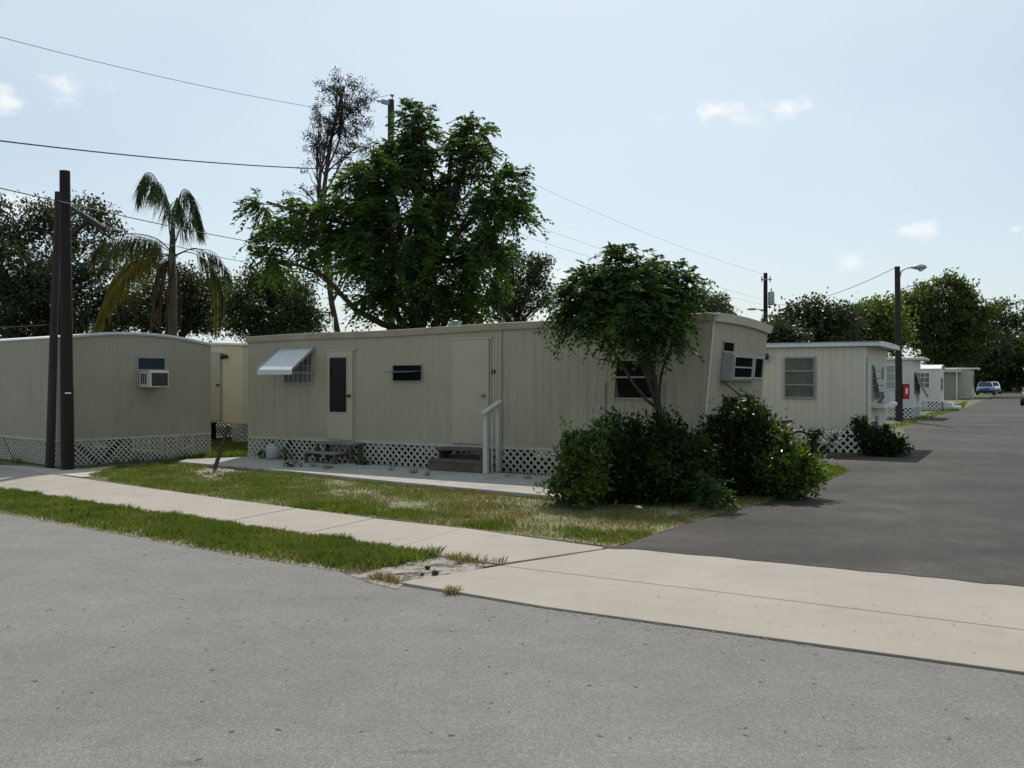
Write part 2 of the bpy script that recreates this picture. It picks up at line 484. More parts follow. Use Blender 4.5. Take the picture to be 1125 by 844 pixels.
# dark seam where the apron meets the street
seam = [gp(u, v, .014) for u, v in [(436, 641.4), (600, 667.6), (800, 695.4), (1125, 740)]]
seam = seam + [seam[-1] + right]
seam2 = [p - DL * .014 for p in seam]
sheet('gutter_seam', seam2 + [p + DL * .02 for p in reversed(seam)], .0105, M['dark'], .012, .10)

# lane
ZL = .016
lane_l = [(660, 607), (684, 599), (731, 583.5), (791, 565), (840, 553), (880, 541), (920, 524), (932, 516.5), (915, 511), (880, 505.5), (800, 506),
          (800, 503), (880, 500), (950, 499.5), (996, 478), (992, 470), (1010, 464), (1040, 455), (1059, 449)]
Ll = [gp(u, v, ZL) for u, v in lane_l]
p0 = gp(1059, 449, ZL)
Ll += [p0 + DL * t for t in (30, 55, 80)]
perp = Vector((DL.y, -DL.x, 0))
rr = [gp(1059, 449, ZL) + DL * 80 + perp * 8.0, gp(992, 470, ZL) + perp * 8.0]
near_r = gp(684, 599, ZL) + perp * 11.5
rr += [gp(684, 599, ZL) + DL * 6 + perp * 9.0, near_r, near_r - DL * .8, gp(1125, 660, ZL), gp(900, 635, ZL)]
sheet('lane', Ll + rr, ZL, M['lane'], .035, .22)
lip = [a_up[0] - DL * .02, a_up[1], a_up[2], a_up[3], a_up[3] + right]
sheet('lane_lip', [p - DL * .03 for p in lip] + [p + DL * .10 for p in reversed(lip)], HS + .004, M['lane'], .05, .12)
# cross street at the far end and its pale shoulder
pe = p0 + DL * 78
sheet('cross_street', [pe - perp * 1, pe + perp * 120, pe + perp * 120 + DL * 8, pe - perp * 1 + DL * 8], .02, M['sand'])

# planted verge strip, lawn, dirt patches
strip_px = edge_px[:8]
strip = [gp(u, v) for u, v in [(0, 564.5), (60, 575.5), (130, 588), (200, 600.5), (275, 614), (340, 624), (396, 633)]]
strip_up = [gp(u, v) for u, v in [(478, 611.5), (355, 592.5), (222, 573), (102, 556.5), (0, 538.8)]]
strip_poly = [strip[0] + dleft * 25] + strip + strip_up + [strip_up[-1] + dl * 25]
sheet('verge', strip_poly, .0105, M['verge'], .03, .25)
dirt = [gp(u, v) for u, v in [(365, 622), (388, 636), (438, 649), (446, 643), (500, 634), (552, 622), (545, 617.5), (485, 611), (440, 612)]]
sheet('dirt_patch', dirt, .0120, M['dirt'], .05, .15)
lawn_px = [(96, 523), (140, 533), (267, 552), (369, 564.5), (500, 580), (604, 592.5), (672, 602), (684, 599), (731, 583.5), (791, 565), (840, 553), (880, 541), (925, 523), (915, 514),
           (800, 522), (740, 545), (610, 541), (500, 533.5), (400, 524.5), (300, 516), (200, 506.5), (140, 511)]
lawn_poly = [gp(u, v) for u, v in lawn_px]
sheet('lawn', lawn_poly, .006, M['lawn'], .03, .3)
sand_poly = [gp(u, v) for u, v in [(-140, 520), (-40, 537), (0, 535.5), (60, 522), (88, 525), (110, 524), (150, 517), (142, 512), (70, 517), (20, 512), (-60, 512)]]
sheet('sand_drift', sand_poly, .012, M['sand'], .06, .2)
# concrete walkway in front of the home
wp = [gp(u, v, .06) for u, v in [(196, 507), (262, 512.5), (330, 518.5), (440, 529.5), (560, 540.2), (640, 548)]]
wb = [p + DL * d for p, d in zip(wp, (.5, 1.7, 1.9, 1.95, 2.0, 2.0))]
wb = [gp(640, 524.8, .06), gp(272, 502, .06), gp(205, 504.5, .06)]
mb = MB(); poly_slab(wp + wb, mb, .07, .06)
walk = mb.build('walkway', M['walk'], bevel=.01); tag(walk, kind='structure')
wedge = [p - DL * .05 for p in wp[1:]]
sheet('walkway_edging', wedge + [p for p in reversed(wp[1:])], .02, M['walk_edge'], .02, .2)

# ------------------------------------------------------------------ leaves and trees
def unit(a):
    return a / np.maximum(np.linalg.norm(a, axis=-1, keepdims=True), 1e-9)


def leaf_quads(c, L, W, dirs=None, fold=.25):
    """diamond leaves at c with length L, width W"""
    n = len(c)
    d = unit(rng.normal(size=(n, 3))) if dirs is None else unit(dirs)
    s = unit(np.cross(d, rng.normal(size=(n, 3))))
    nn = np.cross(d, s)
    L = L * rng.uniform(.5, 1.4, size=(n, 1)); W = W * rng.uniform(.6, 1.35, size=(n, 1))
    mid = c + d * L * .45 + nn * W * fold
    tip = c + d * L
    return np.stack([c, mid + s * W * .5, tip, mid - s * W * .5], axis=1)


def fronds(tips, dirs, n_pairs, flen, leafL, leafW, droop=.5):
    """compound leaves: rachis of length flen with paired drooping leaflets"""
    n = len(tips)
    d = unit(dirs)
    upv = np.array([0, 0, 1.0])
    s = unit(np.cross(d, upv + 1e-3 * rng.normal(size=(n, 3))))
    t = np.linspace(.12, 1, n_pairs)
    fl = flen * rng.uniform(.7, 1.2, size=(n, 1, 1))
    pos = tips[:, None, :] + d[:, None, :] * fl * t[None, :, None] - upv * (droop * fl * t[None, :, None] ** 2 * .6)
    out = []
    for sg in (-1, 1):
        ld = d[:, None, :] * .55 + sg * s[:, None, :] * .8 - upv * (.35 * droop + .15) + rng.normal(size=pos.shape) * .18
        out.append(leaf_quads(pos.reshape(-1, 3), leafL, leafW, ld.reshape(-1, 3)))
    return np.concatenate(out)


def ell(n, c, r, bias=2.0):
    d = unit(rng.normal(size=(n, 3)))
    rad = rng.uniform(0, 1, size=(n, 1)) ** (1 / bias)
    return np.array(c) + d * rad * np.array(r)


def curve(a, b, sag=0.0, n=5, wob=.06):
    a, b = Vector(a), Vector(b)
    ln = (b - a).length
    pts = []
    o = [Vector(rng.normal(size=3) * wob * ln) for _ in range(2)]
    for i in range(n + 1):
        t = i / n
        p = a.lerp(b, t) + Vector((0, 0, sag * ln * math.sin(math.pi * t)))
        p += (o[0] * math.sin(math.pi * t) + o[1] * math.sin(2 * math.pi * t) * .5)
        if i in (0, n): p = a.lerp(b, t)
        pts.append(p)
    return pts


def taper(r0, r1, n):
    return [r0 + (r1 - r0) * i / (n - 1) for i in range(n)]


def blob(u, v, ru, rv, Y, dY=0.0, depth=None):
    Y = Y + dY
    p = at(u, v, Y)
    rx, rz = ru * Y / FOC, rv * Y / FOC
    return (p, (rx, depth if depth else (rx + rz) * .5, rz))


def tree(name, label, cat, base, trunk_top, r_trunk, blobs, leafmat, barkmat, tips=120, per=60, leaf=(.1, .05), style='leaf',
         spread=.35, group=None, frond=(6, .4), twig_r=.012, bias=2.2, droop=.5, fork=(.35, .95), wob=.06, lean_pts=None, limb_r=.45):
    root = empty(name, base, 0, label, cat, group)
    b = Vector(base)
    loc = lambda p: Vector(p) - b
    wood = MB()
    tp = loc(trunk_top)
    tpts = [loc(p) for p in lean_pts] if lean_pts else curve((0, 0, -.1), tp, 0, 6, .025)
    nT = len(tpts)
    rad = [r_trunk * (1.25 if i == 0 else 1 - .6 * i / (nT - 1)) for i in range(nT)]
    wood.tube(tpts, rad, 9)
    vol = [max(1e-6, bl[1][0] * bl[1][2]) ** .9 * (bl[2] if len(bl) > 2 else 1) for bl in blobs]
    tot = sum(vol)
    lv = []
    for bl, vv in zip(blobs, vol):
        c, r = bl[0], bl[1]
        c = loc(c)
        f = random.uniform(*fork) * (nT - 1)
        i0 = min(int(f), nT - 2)
        st = tpts[i0].lerp(tpts[i0 + 1], f - i0)
        if st.z > c.z - .1: st = tpts[max(1, int(nT * .4))]
        limb = curve(st, c, random.uniform(-.02, .12), 6, wob)
        rl = r_trunk * limb_r
        wood.tube(limb, taper(rl, max(twig_r * 1.6, rl * .3), len(limb)), 6, False)
        k = max(3, int(tips * vv / tot))
        P = ell(k, c, r, bias)
        cc = np.array(c)
        far_ = rng.uniform(size=len(P)) < .22
        P[far_] = cc + (P[far_] - cc) * rng.uniform(1.1, 1.35, size=(int(far_.sum()), 1))
        for p in P:
            j = random.uniform(.35, 1.0) * (len(limb) - 1)
            j0 = min(int(j), len(limb) - 2)
            s0 = limb[j0].lerp(limb[j0 + 1], j - j0)
            tw = curve(s0, p, random.uniform(-.05, .12), 3, .09)
            wood.tube(tw, taper(twig_r * 1.3, twig_r * .4, len(tw)), 4, False)
            outd = unit((p - cc) / np.array(r) + np.array([0, 0, .25]))
            if style == 'frond':
                q = p + rng.normal(size=(per, 3)) * spread
                dd = outd * .7 + rng.normal(size=(per, 3)) * .6 + np.array([0, 0, .15])
                lv.append(fronds(q, dd, frond[0], frond[1], leaf[0], leaf[1], droop))
            else:
                q = p + rng.normal(size=(per, 3)) * np.array([spread, spread, spread * .7])
                dd = rng.normal(size=(per, 3)) + outd * .4
                lv.append(leaf_quads(q, leaf[0], leaf[1], dd))
    wood.build('trunk', barkmat, root, smooth=True)
    crown = np_mesh('crown', np.concatenate(lv), 4, leafmat, root)
    return root


# --- big feathery tree behind the home
YB = 26.0
bb = [blob(385, 235, 36, 32, YB), blob(430, 250, 34, 30, YB, -1.2), blob(440, 180, 24, 22, YB, .5), blob(457, 126, 13, 17, YB, .2), blob(460, 152, 17, 16, YB, .2), blob(522, 160, 12, 16, YB, .4), blob(485, 215, 18, 16, YB, .5), blob(470, 190, 24, 24, YB, .3), blob(420, 195, 26, 20, YB, -.8), blob(395, 208, 22, 18, YB, -.5),
      blob(514, 172, 17, 28, YB, .3), blob(524, 138, 9, 14, YB, .5), blob(556, 203, 21, 22, YB), blob(568, 236, 12, 20, YB, .6), blob(525, 215, 20, 20, YB, -.6), blob(478, 290, 44, 28, YB, -.8),
      blob(420, 300, 36, 30, YB, -1.0), blob(370, 268, 30, 18, YB, -.2), blob(332, 240, 28, 16, YB), blob(300, 260, 22, 12, YB, .4), blob(292, 288, 20, 10, YB, .3), blob(293, 222, 8, 7, YB, .4),
      blob(335, 285, 16, 9, YB, .5), blob(540, 285, 22, 22, YB, .8), blob(470, 330, 34, 16, YB, -.3), blob(515, 320, 26, 18, YB, .3), blob(548, 250, 16, 16, YB, .2), blob(430, 335, 26, 13, YB, -.6), blob(500, 343, 26, 11, YB, .2), blob(475, 240, 24, 16, YB, -.7)]
tree('feathery_tree', 'tall feathery bright green tree rising behind the long cream mobile home', 'tree', at(452, 470, YB)*1 - Vector((0, 0, at(452, 470, YB).z)),
     at(468, 235, YB), .26, bb, M['lf_big'], M['bark'], tips=310, per=10, leaf=(.17, .062), style='frond', spread=.06, frond=(10, .72), droop=1.0, twig_r=.014, fork=(.3, .8))

# --- withered cedar
YC = 38.0
cb = [blob(375, 100, 26, 24, YC), blob(395, 120, 17, 32, YC, .3), blob(362, 135, 16, 22, YC, -.2), blob(378, 140, 22, 22, YC), blob(352, 125, 8, 12, YC), blob(395, 160, 10, 14, YC),
      blob(360, 160, 12, 12, YC), blob(348, 168, 14, 10, YC), blob(380, 172, 14, 10, YC, .2)]
cb = [(a, r_, 1.0) for a, r_ in cb] + [(*blob(330, 205, 22, 12, YC), .12), (*blob(345, 190, 25, 15, YC), .15), (*blob(340, 160, 14, 12, YC), .12), (*blob(395, 185, 22, 20, YC), .15),
                                      (*blob(350, 212, 9, 6, YC), .5), (*blob(370, 205, 10, 6, YC), .45), (*blob(410, 160, 16, 16, YC), .08)]
pc = at(392, 418, YC); pc.z = 0
tree('withered_cedar', 'tall withered grey-brown cedar with thin bare lower branches', 'tree', pc, at(378, 95, YC), .15, cb, M['lf_cedar'], M['bark'],
     tips=150, per=55, leaf=(.10, .045), spread=.12, twig_r=.017, bias=2.6, fork=(.5, .9), limb_r=.28)

# --- dark oak left
YO = 36.0
ob = [blob(20, 250, 50, 30, YO), blob(75, 250, 45, 32, YO, 1), blob(105, 235, 24, 16, YO, .3), blob(-20, 290, 60, 45, YO), blob(40, 310, 60, 40, YO, -1), blob(95, 305, 45, 35, YO, .5), blob(15, 350, 70, 35, YO, -.5),
      blob(80, 350, 50, 25, YO), blob(125, 340, 30, 30, YO, 1), blob(-60, 260, 40, 40, YO, 1), blob(150, 290, 22, 14, YO, .6), blob(-70, 330, 45, 40, YO, 1)]
po = at(45, 418, YO); po.z = 0
tree('oak_tree', 'broad dark oak tree behind the two leaning wooden poles', 'tree', po, at(50, 300, YO), .38, ob, M['lf_oak'], M['bark'],
     tips=330, per=105, leaf=(.17, .09), spread=.29, twig_r=.02, bias=2.4)
YO2 = 40.0
ob = [blob(180, 335, 45, 35, YO2), blob(225, 345, 40, 25, YO2, 1), blob(150, 350, 40, 25, YO2, -1), blob(205, 312, 26, 18, YO2, .5), blob(235, 322, 24, 16, YO2, .5)]
po = at(190, 418, YO2); po.z = 0
tree('oak_tree', 'low dark oak seen behind the hanging palm fronds', 'tree', po, at(192, 345, YO2), .25, ob, M['lf_oak'], M['bark'],
     tips=150, per=95, leaf=(.17, .09), spread=.3, twig_r=.02)
YO3 = 33.0
ob = [blob(300, 320, 40, 20, YO3), blob(272, 340, 32, 28, YO3, .5), blob(330, 345, 30, 20, YO3, -.5), blob(290, 305, 22, 10, YO3), blob(300, 360, 50, 16, YO3), blob(345, 355, 14, 10, YO3)]
po = at(300, 418, YO3); po.z = 0
tree('oak_tree', 'rounded dark oak between the palm and the feathery tree', 'tree', po, at(300, 345, YO3), .25, ob, M['lf_oak_olive'], M['bark'],
     tips=200, per=85, leaf=(.13, .07), spread=.23, twig_r=.016)
YO4 = 31.0
ob = [blob(560, 300, 25, 22, YO4), blob(585, 310, 20, 25, YO4, .3), blob(570, 335, 30, 18, YO4), blob(595, 292, 12, 10, YO4), blob(540, 330, 25, 22, YO4), blob(601, 330, 9, 10, YO4), blob(560, 275, 12, 12, YO4)]
po = at(565, 418, YO4); po.z = 0
tree('oak_tree', 'small grey-green oak at the right flank of the feathery tree', 'tree', po, at(566, 330, YO4), .2, ob, M['lf_oak'], M['bark'],
     tips=130, per=60, leaf=(.12, .065), spread=.18, twig_r=.014)
YO5 = 24.0
ob = [blob(765, 325, 16, 12, YO5), blob(775, 340, 22, 14, YO5), blob(750, 335, 20, 14, YO5), blob(792, 332, 9, 8, YO5), blob(800, 344, 8, 5, YO5)]
po = at(768, 418, YO5); po.z = 0
tree('oak_tree', 'small tree peeking over the roof end of the long home', 'tree', po, at(770, 345, YO5), .12, ob, M['lf_oak_olive'], M['bark'],
     tips=90, per=42, leaf=(.10, .055), spread=.13, twig_r=.012)

# --- small leaning tree in front of the home
YS = 13.35
sb = [blob(690, 328, 42, 30, YS), blob(640, 330, 20, 20, YS, .1), blob(733, 325, 22, 22, YS, .1), blob(700, 298, 24, 13, YS), blob(683, 281, 9, 7, YS), blob(718, 284, 11, 7, YS), blob(648, 305, 14, 8, YS),
      blob(744, 305, 9, 9, YS), blob(685, 358, 32, 12, YS, -.2), blob(728, 352, 18, 16, YS, -.2), blob(648, 352, 16, 9, YS, -.1), blob(745, 366, 10, 7, YS, -.1), blob(705, 372, 16, 6, YS, -.1), blob(622, 340, 9, 10, YS)]
ps = gp(729, 536)
lean = [ps - Vector((0, 0, .1)), at(727, 490, YS), at(724, 450, YS), at(719, 415, YS), at(706, 375, YS), at(697, 340, YS)]
tree('small_tree', 'small leaning tree with drooping compound leaves in front of the cream wall', 'tree', ps, at(697, 340, YS), .062, sb, M['lf_small'], M['bark'],
     tips=190, per=7, leaf=(.095, .036), style='frond', spread=.035, frond=(9, .38), droop=.9, twig_r=.006, lean_pts=lean, fork=(.82, 1.0))


# --- bushes
def bush(name, label, base, blobs, mats, tips, per, leaf, spread=.09, group=None, fr=None, stem=.014, shoots=0):
    root = empty(name, base, 0, label, 'bush', group)
    b = Vector(base)
    wood = MB(); lv = []
    vol = [r[0] * r[2] for c, r in [(q[0], q[1]) for q in blobs]]
    tot = sum(vol)
    for (c, r), vv in zip([(q[0], q[1]) for q in blobs], vol):
        c = c - b
        k = max(3, int(tips * vv / tot))
        P = ell(k, c, r, 2.6)
        P[:, 2] = np.maximum(P[:, 2], .05)
        for p in P:
            s = Vector((c.x * .45 + random.uniform(-.15, .15), c.y * .6 + random.uniform(-.15, .15), 0))
            tw = curve(s, p, .03, 4, .08)
            wood.tube(tw, taper(stem, stem * .3, len(tw)), 4, False)
            od = unit((p - np.array(c)) / np.array(r) + np.array([0, 0, .4]))
            q = p + rng.normal(size=(per, 3)) * spread
            q[:, 2] = np.maximum(q[:, 2], .02)
            lv.append(leaf_quads(q, leaf[0], leaf[1], rng.normal(size=(per, 3)) + od * .8))
    for _ in range(shoots):
        c, r = random.choices(blobs, weights=vol)[0][:2]
        c = c - b
        dv = rng.normal(size=3); dv[2] = abs(dv[2]) * .9 + .25
        dv = Vector(dv).normalized()
        s0 = Vector((c.x + dv.x * r[0] * .6, c.y + dv.y * r[1] * .6, max(.05, c.z + dv.z * r[2] * .6)))
        e0 = Vector((c.x + dv.x * r[0] * 1.15, c.y + dv.y * r[1] * 1.15, c.z + dv.z * r[2] * random.uniform(1.05, 1.35) + random.uniform(.02, .12)))
        st_ = curve(s0, e0, .05, 6, .05)
        wood.tube(st_, taper(.006, .002, len(st_)), 4, False)
        k_ = 34
        t_ = rng.uniform(.15, 1, k_)
        base_ = np.array([st_[min(int(q * 6), 5)].lerp(st_[min(int(q * 6), 5) + 1], q * 6 - min(int(q * 6), 5)) for q in t_])
        dd_ = rng.normal(size=(k_, 3)) * .8 + np.array(dv) * .6 + np.array([0, 0, .2])
        lv.append(leaf_quads(base_, leaf[0] * 1.05, leaf[1] * 1.1, dd_))
    wood.build('stem', M['bark'], root)
    np_mesh('foliage', np.concatenate(lv), 4, mats, root)
    return root


YA = 12.0
ba = [blob(712, 522, 44, 36, YA, .1, .7), blob(738, 512, 26, 34, YA, .1, .5), blob(684, 506, 20, 30, YA, .2, .5), blob(715, 486, 24, 14, YA, .2), blob(690, 542, 46, 14, YA, -.1), blob(757, 534, 20, 18, YA), blob(768, 512, 15, 22, 12.3), blob(765, 492, 9, 10, 12.4), blob(672, 474, 9, 12, YA, .2), blob(724, 468, 15, 6, YA, .2), blob(750, 490, 9, 16, YA, .1), blob(698, 470, 7, 6, YA, .2)]
bush('bush', 'wide near black green bush below the large window of the cream home', gp(705, 550), ba, M['lf_bush'], 240, 85, (.070, .034), .09, shoots=60)
ba = [blob(642, 515, 24, 26, 11.6, .1, .5), blob(650, 495, 12, 12, 11.6, .1), blob(628, 490, 6, 18, 11.6), blob(662, 474, 8, 6, 11.6, .2), blob(620, 530, 11, 12, 11.6, -.1), blob(640, 543, 26, 11, 11.6, -.1, .5), blob(606, 537, 7, 6, 11.6, -.1)]
bush('bush', 'loose bush with sunlit tone in its leaf colour at the end of the walkway, left of the near black bush', gp(636, 556), ba, M['lf_bush_sunlit'], 80, 55, (.070, .034), .085, shoots=60)
YB2 = 12.9
b2 = [blob(815, 502, 36, 36, YB2, 0, .6), blob(815, 460, 20, 13, YB2, 0, .4), blob(836, 480, 17, 24, YB2, .1, .5), blob(797, 524, 28, 18, YB2, -.1, .5), blob(820, 444, 9, 6, YB2), blob(830, 532, 30, 13, YB2, -.2, .5), blob(784, 474, 8, 12, YB2), blob(802, 450, 7, 6, YB2)]
bush('bush', 'tall dark rounded bush at the right corner of the cream home', gp(815, 543), b2, M['lf_bush'], 190, 85, (.070, .034), .085, shoots=60)
b2 = [blob(866, 514, 21, 20, 12.4, -.1, .45), blob(884, 520, 14, 11, 12.4, -.1), blob(858, 490, 10, 14, 12.4), blob(870, 534, 20, 9, 12.4, -.2), blob(898, 514, 6, 6, 12.4, -.1), blob(846, 524, 16, 14, 12.4, -.2)]
bush('bush', 'sprawling bush coloured a sunlit yellow-green, nearest the lane in front of the bicycle', gp(868, 546), b2, M['lf_bush_sunlit'], 78, 55, (.070, .034), .085, shoots=75)
b3 = [blob(790, 546, 13, 10, 11.3), blob(776, 534, 12, 9, 11.3), blob(800, 553, 8, 6, 11.25), blob(784, 540, 10, 10, 11.25)]
tree('fern_sapling', 'low feathery light green sapling between the two big front bushes', 'plant', gp(784, 562), at(784, 540, 11.3), .012, b3, M['lf_small'], M['bark'],
     tips=24, per=5, leaf=(.06, .024), style='frond', spread=.03, frond=(8, .24), droop=.9, twig_r=.004)
Y5 = 19.3
b4 = [blob(958, 490, 9, 9, Y5), blob(970, 489, 14, 11, Y5, -.2), blob(986, 493, 9, 6, Y5, -.3), blob(945, 468, 6, 7, Y5), blob(952, 478, 6, 8, Y5, -.1), blob(968, 476, 6, 5, Y5)]
bush('bush', 'low dark bush at the foot of the pale home with white lattice', gp(965, 500), b4, M['lf_bush'], 90, 40, (.085, .045), .08, shoots=16)
b5 = [blob(896, 480, 6, 6, 20.0), blob(893, 487, 6, 6, 20.0), blob(916, 482, 3, 4, 20.0)]
bush('bush', 'tiny dark shrub against the white lattice beside the bicycle', gp(892, 499), b5, M['lf_bush'], 24, 26, (.06, .035), .045)

# --- palm
YP = 29.0
pb = at(188, 418, YP); pb.z = 0
palm = empty('palm_tree', pb, 0, 'tall ragged queen palm with yellow hanging fronds behind the left home', 'palm')
hub = at(189, 278, YP) - pb
mb = MB()
mb.tube([(0, 0, -.1), (.03, 0, 2), (.05, 0, hub.z - 1.2), (hub.x, 0, hub.z)], [.17, .15, .14, .11], 10)
mb.build('trunk', M['bark_grey'], palm, True)
mb = MB()
mb.tube([(hub.x, 0, hub.z - .1), (hub.x + .02, 0, hub.z + .5), (hub.x + .03, 0, hub.z + 1.0)], [.11, .09, .05], 8)
mb.build('crownshaft', M['lf_palm'], palm, True)


def frond(hub, az, rise, length, fall, leafL, mat, hang=1.0, n=46, parent=palm, leafW=.035, out=1.0):
    """arching rachis with hanging leaflets"""
    d = Vector((math.cos(az), math.sin(az), 0))
    pts = []
    for i in range(13):
        t = i / 12
        pts.append(hub + d * (length * (t - .18 * t * t * fall)) * math.cos(rise) * (1 - .25 * t * t * min(fall, 1.5)) + Vector((0, 0, length * (math.sin(rise) * t - fall * .62 * t * t))))
    mbf = MB(); mbf.tube(pts, taper(.03, .006, 13), 4, False)
    quads = []
    for i in range(n):
        t = .10 + .9 * i / (n - 1)
        j = min(int(t * 12), 11); f = t * 12 - j
        p = pts[j].lerp(pts[j + 1], f)
        tg = (pts[j + 1] - pts[j]).normalized()
        sd = tg.cross(Vector((0, 0, 1)))
        if sd.length < .1: sd = d.cross(Vector((0, 0, 1)))
        sd.normalize()
        for sg in (-1, 1):
            for rep in range(2):
                ld = tg * .45 + sd * sg * random.uniform(.25, .7) * out + Vector((0, 0, -hang * random.uniform(.5, 1.1)))
                ld.normalize()
                ll = leafL * (1 - .55 * abs(t - .45)) * random.uniform(.8, 1.15)
                m1 = p + ld * ll * .45; tip = p + ld * ll + Vector((0, 0, -.18 * ll * hang))
                w = ld.cross(Vector((random.uniform(-1, 1), random.uniform(-1, 1), .2))).normalized() * leafW * .5
                quads += [p, m1 + w, tip, m1 - w]
    v0 = len(mbf.v)
    mbf.v += [tuple(q) for q in quads]
    mbf.f += [tuple(v0 + 4 * k + m for m in range(4)) for k in range(len(quads) // 4)]
    o = mbf.build('frond', mat, parent)
    return o


def frond_path(px, dys, leafL, mat, hang=2.0, n=40, spread_=.35, leafW=.029, thin=0.0, r=.022, label=None):
    """frond whose rachis runs through the given directions at the palm's depth"""
    P = [at(u, v, YP + dy) - pb for (u, v), dy in zip(px, dys)]
    P = [P[0] * 2 - P[1]] + P + [P[-1] * 2 - P[-2]]
    pts = []
    for k in range(1, len(P) - 2):
        a, b, c, d = P[k - 1:k + 3]
        for q in range(6):
            t = q / 6
            pts.append(.5 * ((2 * b) + (c - a) * t + (2 * a - 5 * b + 4 * c - d) * t * t + (3 * b - a - 3 * c + d) * t ** 3))
    pts.append(P[-2])
    m = len(pts)
    mbf = MB(); mbf.tube(pts, taper(r, .004, m), 4, False)
    quads = []
    for i in range(n):
        t = thin + (1 - thin) * i / (n - 1)
        x = t * (m - 1); j = min(int(x), m - 2)
        p = pts[j].lerp(pts[j + 1], x - j)
        tg = (pts[j + 1] - pts[j]).normalized()
        for rep_ in range(6):
            a = random.uniform(0, 2 * math.pi)
            sd = Vector((math.cos(a), math.sin(a), 0)) * spread_ * random.uniform(.3, 1)
            ld = (tg * .35 + sd + Vector((0, 0, -hang * random.uniform(.35, .8)))).normalized()
            ll = leafL * (.45 + .55 * math.sin(math.pi * min(1, t * .8 + .15))) * random.uniform(.65, 1.2)
            a_ = p; m1 = p + ld * ll * .4; tip = p + ld * ll + Vector((0, 0, -.22 * ll))
            w = ld.cross(Vector((random.uniform(-1, 1), random.uniform(-1, 1), .1))).normalized() * leafW * .5
            quads += [a_, m1 + w, tip, m1 - w]
    v0 = len(mbf.v)
    mbf.v += [tuple(q) for q in quads]
    mbf.f += [tuple(v0 + 4 * k + q for q in range(4)) for k in range(len(quads) // 4)]
    o = mbf.build('frond', mat, palm)
    if label: o['label'] = label
    return o


G, OL, DD = M['lf_palm'], M['lf_palm_olive'], M['lf_palm_dead']
frond_path([(189, 272), (182, 226), (171, 196), (161, 190), (155, 200), (153, 216)], (0, -.2, -.3, -.3, -.3, -.2), .85, G, 1.6, 40, .45, thin=.28)
frond_path([(189, 272), (187, 236), (180, 208), (172, 200), (166, 210)], (0, .2, .4, .5, .6), .8, G, 1.6, 34, .45, thin=.28)
frond_path([(190, 272), (193, 236), (200, 210), (210, 213), (218, 234), (221, 254)], (0, -.1, -.2, -.3, -.4, -.5), .8, G, 1.6, 40, .45, thin=.28)
frond_path([(190, 272), (199, 250), (210, 236), (218, 240), (221, 254)], (0, .3, .5, .6, .7), .75, G, 1.7, 32, .45, thin=.25)
frond_path([(190, 272), (190, 240), (194, 218), (198, 224), (200, 240)], (0, -.6, -1.0, -1.4, -1.6), .75, G, 1.7, 30, .45, thin=.3)
frond_path([(189, 277), (171, 262), (143, 257), (115, 265), (101, 277)], (0, -.1, -.2, -.3, -.3), .95, M['lf_palm_mix'], 1.9, 50, .4, thin=.15, label='dull green arching frond')
frond_path([(189, 278), (168, 266), (140, 264), (120, 276), (108, 296)], (0, .4, .7, .9, 1.0), .95, M['lf_palm_mix'], 1.9, 46, .4, thin=.15, label='dull green arching frond')
frond_path([(189, 281), (162, 284), (138, 300), (118, 326), (104, 358)], (0, -.3, -.5, -.6, -.6), .85, OL, 1.9, 54, .4, thin=.2, label='yellow-green drooping frond')
frond_path([(189, 281), (166, 278), (143, 286), (124, 306), (112, 336)], (0, .2, .3, .4, .5), .9, OL, 1.9, 54, .4, thin=.2, label='yellow-green drooping frond')
frond_path([(187, 282), (176, 290), (169, 314), (167, 348)], (0, -.3, -.4, -.4), .7, DD, 2.2, 34, .25, label='dead brown hanging frond')
frond_path([(192, 282), (187, 300), (184, 330), (183, 362)], (0, -.4, -.5, -.5), .6, DD, 2.2, 30, .25, label='dead brown hanging frond')
frond_path([(189, 282), (179, 298), (175, 330), (174, 362)], (0, .3, .4, .4), .6, DD, 2.2, 30, .25, label='dead brown hanging frond')
frond_path([(190, 282), (196, 300), (198, 330), (197, 355)], (0, .3, .4, .4), .55, DD, 2.2, 24, .25, label='dead brown hanging frond')
frond_path([(193, 281), (206, 277), (228, 287), (243, 315), (242, 354)], (0, -.2, -.3, -.4, -.4), .8, M['lf_palm_mix'], 2.0, 26, .35, thin=.4, label='sparse drying frond')
frond_path([(193, 280), (211, 274), (236, 278), (253, 302)], (0, .2, .3, .4), .8, M['lf_palm_mix'], 2.0, 20, .35, thin=.4, label='sparse drying frond')
frond_path([(193, 281), (214, 273), (231, 284), (237, 318), (237, 362)], (0, .4, .6, .7, .7), .7, OL, 2.0, 26, .3, thin=.5, label='yellowing hanging frond')

# --- far trees on the right, beyond the park
def far_tree(label, u, blobs_px, Y, mat, tips, per, leaf, spread, r=.3, gname='trees beyond the mobile homes', top=None):
    p = at(u, 418, Y); p.z = 0
    bl = [blob(*b[:4], Y, b[4] if len(b) > 4 else 0) for b in blobs_px]
    tree('shade_tree', label, 'tree', p, at(u, top or 380, Y), r, bl, mat, M['bark'], tips=tips, per=per, leaf=leaf, spread=spread, group=gname, twig_r=.03)


